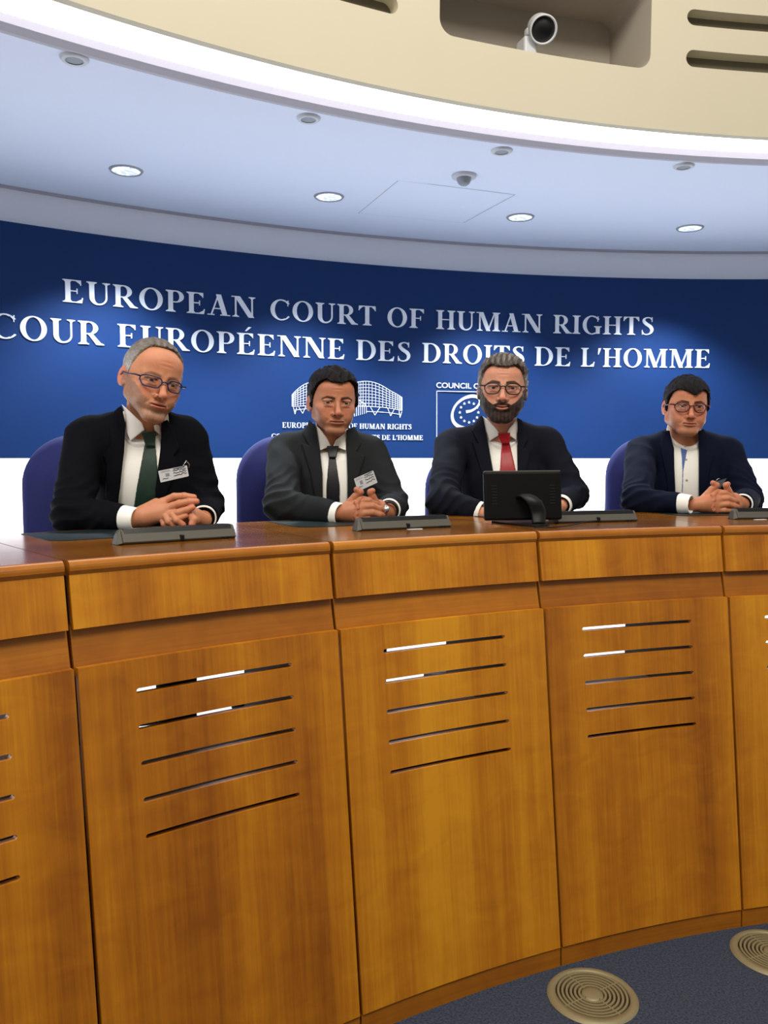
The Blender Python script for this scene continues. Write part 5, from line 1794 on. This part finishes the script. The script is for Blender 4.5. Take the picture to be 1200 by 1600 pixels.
    A4, B4 = clasp(1086, 787, .93, yh)
    c4 = dict(label='dark-haired man in red-rimmed glasses, navy blazer and white collarless shirt, hands clasped', Y=Y4, seed=4.4,
              chest=(1072, 750, .05), neck=(1070, 690, .03), ls=(1002, 707, .05), rs=(1136, 707, .05), le=(996, 782, -.26), re=(1168, 779, -.08), lw=(1063, 787, yh - Y4), rw=(1160, 787, yh + .05 - Y4),
              sr=.065, cw=.172, cuffL=.040, cuffR=.014, neck_r=.058, collar_h=.052, hands=(A4, B4),
              v=[(1046, 672), (1070, 690), (1091, 674), (1092, 700), (1092, 740), (1092, 800), (1056, 800), (1054, 760), (1053, 700)],
              lapels=[[(1046, 672), (1052, 700), (1055, 760), (1056, 800), (1048, 796), (1040, 740), (1031, 700), (1034, 672)],
                      [(1091, 674), (1092, 710), (1092, 800), (1098, 796), (1108, 740), (1114, 712), (1106, 706), (1110, 690), (1100, 670)]],
              wings=[], extra=[([(1063, 699), (1072, 700), (1074, 703), (1068, 735), (1067, 770), (1065, 770), (1066, 735), (1065, 715)], mat('blue_placket', srgb(84, 112, 176), 0.8))],
              jacket=cloth('navy_blazer', srgb(13, 19, 36)), 
              head=dict(px=1072, py=636, dy=-.02, yaw=-8, pitch=3, roll=3, scale=1.01, lf=.92, uf=.95, skin=SK(198, 132, 96), flush=SK(200, 110, 88), shade=SK(150, 96, 76), lip=SK(170, 92, 78), brow=SK(40, 26, 22), brow_w=1.0,
                        jaw=1.12, nose=1.05, fat=.005, iris='brown', look=(2, 1), smile=.5, stubble=(SK(136, 92, 74), .45), squint=.8,
                        hair=dict(t=.012, side=.75, quiff=.004, line_y=[-.10, -.07, -.045, -.03, -.012, .0, .02, .045, .1], line_z=[.060, .060, .050, .012, -.02, -.022, -.005, -.07, -.09], peak=.010, lock=.012, rough=1.0,
                                  col=HC(SK(16, 12, 11), SK(20, 15, 14), .4))))
    r4 = man(c4)
    # glasses
    glasses(r1[1], dict(m=mat('blue_frame', srgb(22, 26, 70), .35), rim=.0021, w=.053, h=.033, gap=.017, n=3.4, taper=.86, dz=-.004), 'dark blue rectangular eyeglasses worn by the grey-haired man in green tie')
    glasses(r3[1], dict(m=mat('black_frame', srgb(20, 15, 15), .35), rim=.0023, w=.052, h=.040, gap=.017, n=2.6, taper=.90, dz=-.003), 'thin black rounded eyeglasses worn by the bearded man in red tie')
    glasses(r4[1], dict(m=mat('red_frame', srgb(84, 14, 18), .35), rim=.0025, w=.051, h=.038, gap=.016, n=2.4, taper=.90, dz=-.004), 'dark red eyeglasses worn by the man in the collarless shirt')
    # badges
    badge([(247, 736, -.02), (292, 727, -.02), (295, 744, -.02), (251, 754, -.02)], Y1 - .10, 'white visitor badge clipped to the black jacket of the man in green tie', clip=[(286, 728, -.02), (291, 720, -.015), (296, 726, -.01), (294, 735, 0)])
    badge([(553, 748, -.02), (583, 735, -.02), (590, 754, -.02), (559, 768, -.02)], Y2 - .10, 'white visitor badge clipped to the charcoal jacket of the man in black tie')
    badge([(1119, 752, -.02), (1136, 747, -.03), (1126, 762, -.03), (1112, 764, -.02)], Y4 - .10, 'dark badge seen edge-on above the clasped hands of the man in the collarless shirt', dark=True, clip=[(1118, 752, -.02), (1122, 748, -.02), (1128, 749, 0)])
    # shirt buttons of the fourth man
    par = [o for o in r4[0].children if o.name.startswith('shirt') and 'cuff' not in o.name][0]
    for (px, py) in ((1070.5, 697.5), (1072, 718), (1073, 750)):
        q = Vector(at(px, py, Y4 + .05 - .115 + (0.02 if py < 700 else 0)))
        hit = None
        dg = bpy.context.evaluated_depsgraph_get()
        o_ = Vector((0, 0, EYE)); d_ = Vector(ray(px, py)).normalized()
        mw = par.matrix_parent_inverse
        ok, loc, nrm, _ = par.ray_cast(o_, d_)
        if not ok: continue
        Mx = (-d_).to_track_quat('Z', 'Y').to_matrix().to_4x4(); Mx.translation = loc - d_ * .001
        mb = MB(); mb.lathe([(0, .0015), (.004, .0015), (.0048, 0), (0, 0)], 14, Mx, False); mb.build('button', M['button'], par, True)
    # wrist watch
    rw = at(*c2['rw'][:2], Y2 + c2['rw'][2]); re = at(*c2['re'][:2], Y2 + c2['re'][2])
    ax = Vector(rw - re).normalized(); p = Vector(rw) + ax * .026
    mb = MB(); q = ax.to_track_quat('Z', 'Y').to_matrix().to_4x4(); q.translation = p
    mb.lathe([(.029, -.008), (.031, -.007), (.031, .007), (.029, .008)], 28, q, False)
    e = empty('wrist_watch', p); mb.build('strap', M['black'], e, True)
    mb = MB(); mb.lathe([(0, .0345), (.010, .0335), (.012, .031), (.012, .028)], 20, Matrix.Translation(p) @ Vector((-.35, -1, .3)).to_track_quat('Z', 'Y').to_matrix().to_4x4(), False)
    mb.build('case', M['chrome'], e, True)
    tag(e, 'dark wrist watch on the wrist of the man in black tie', 'watch')
build_men()
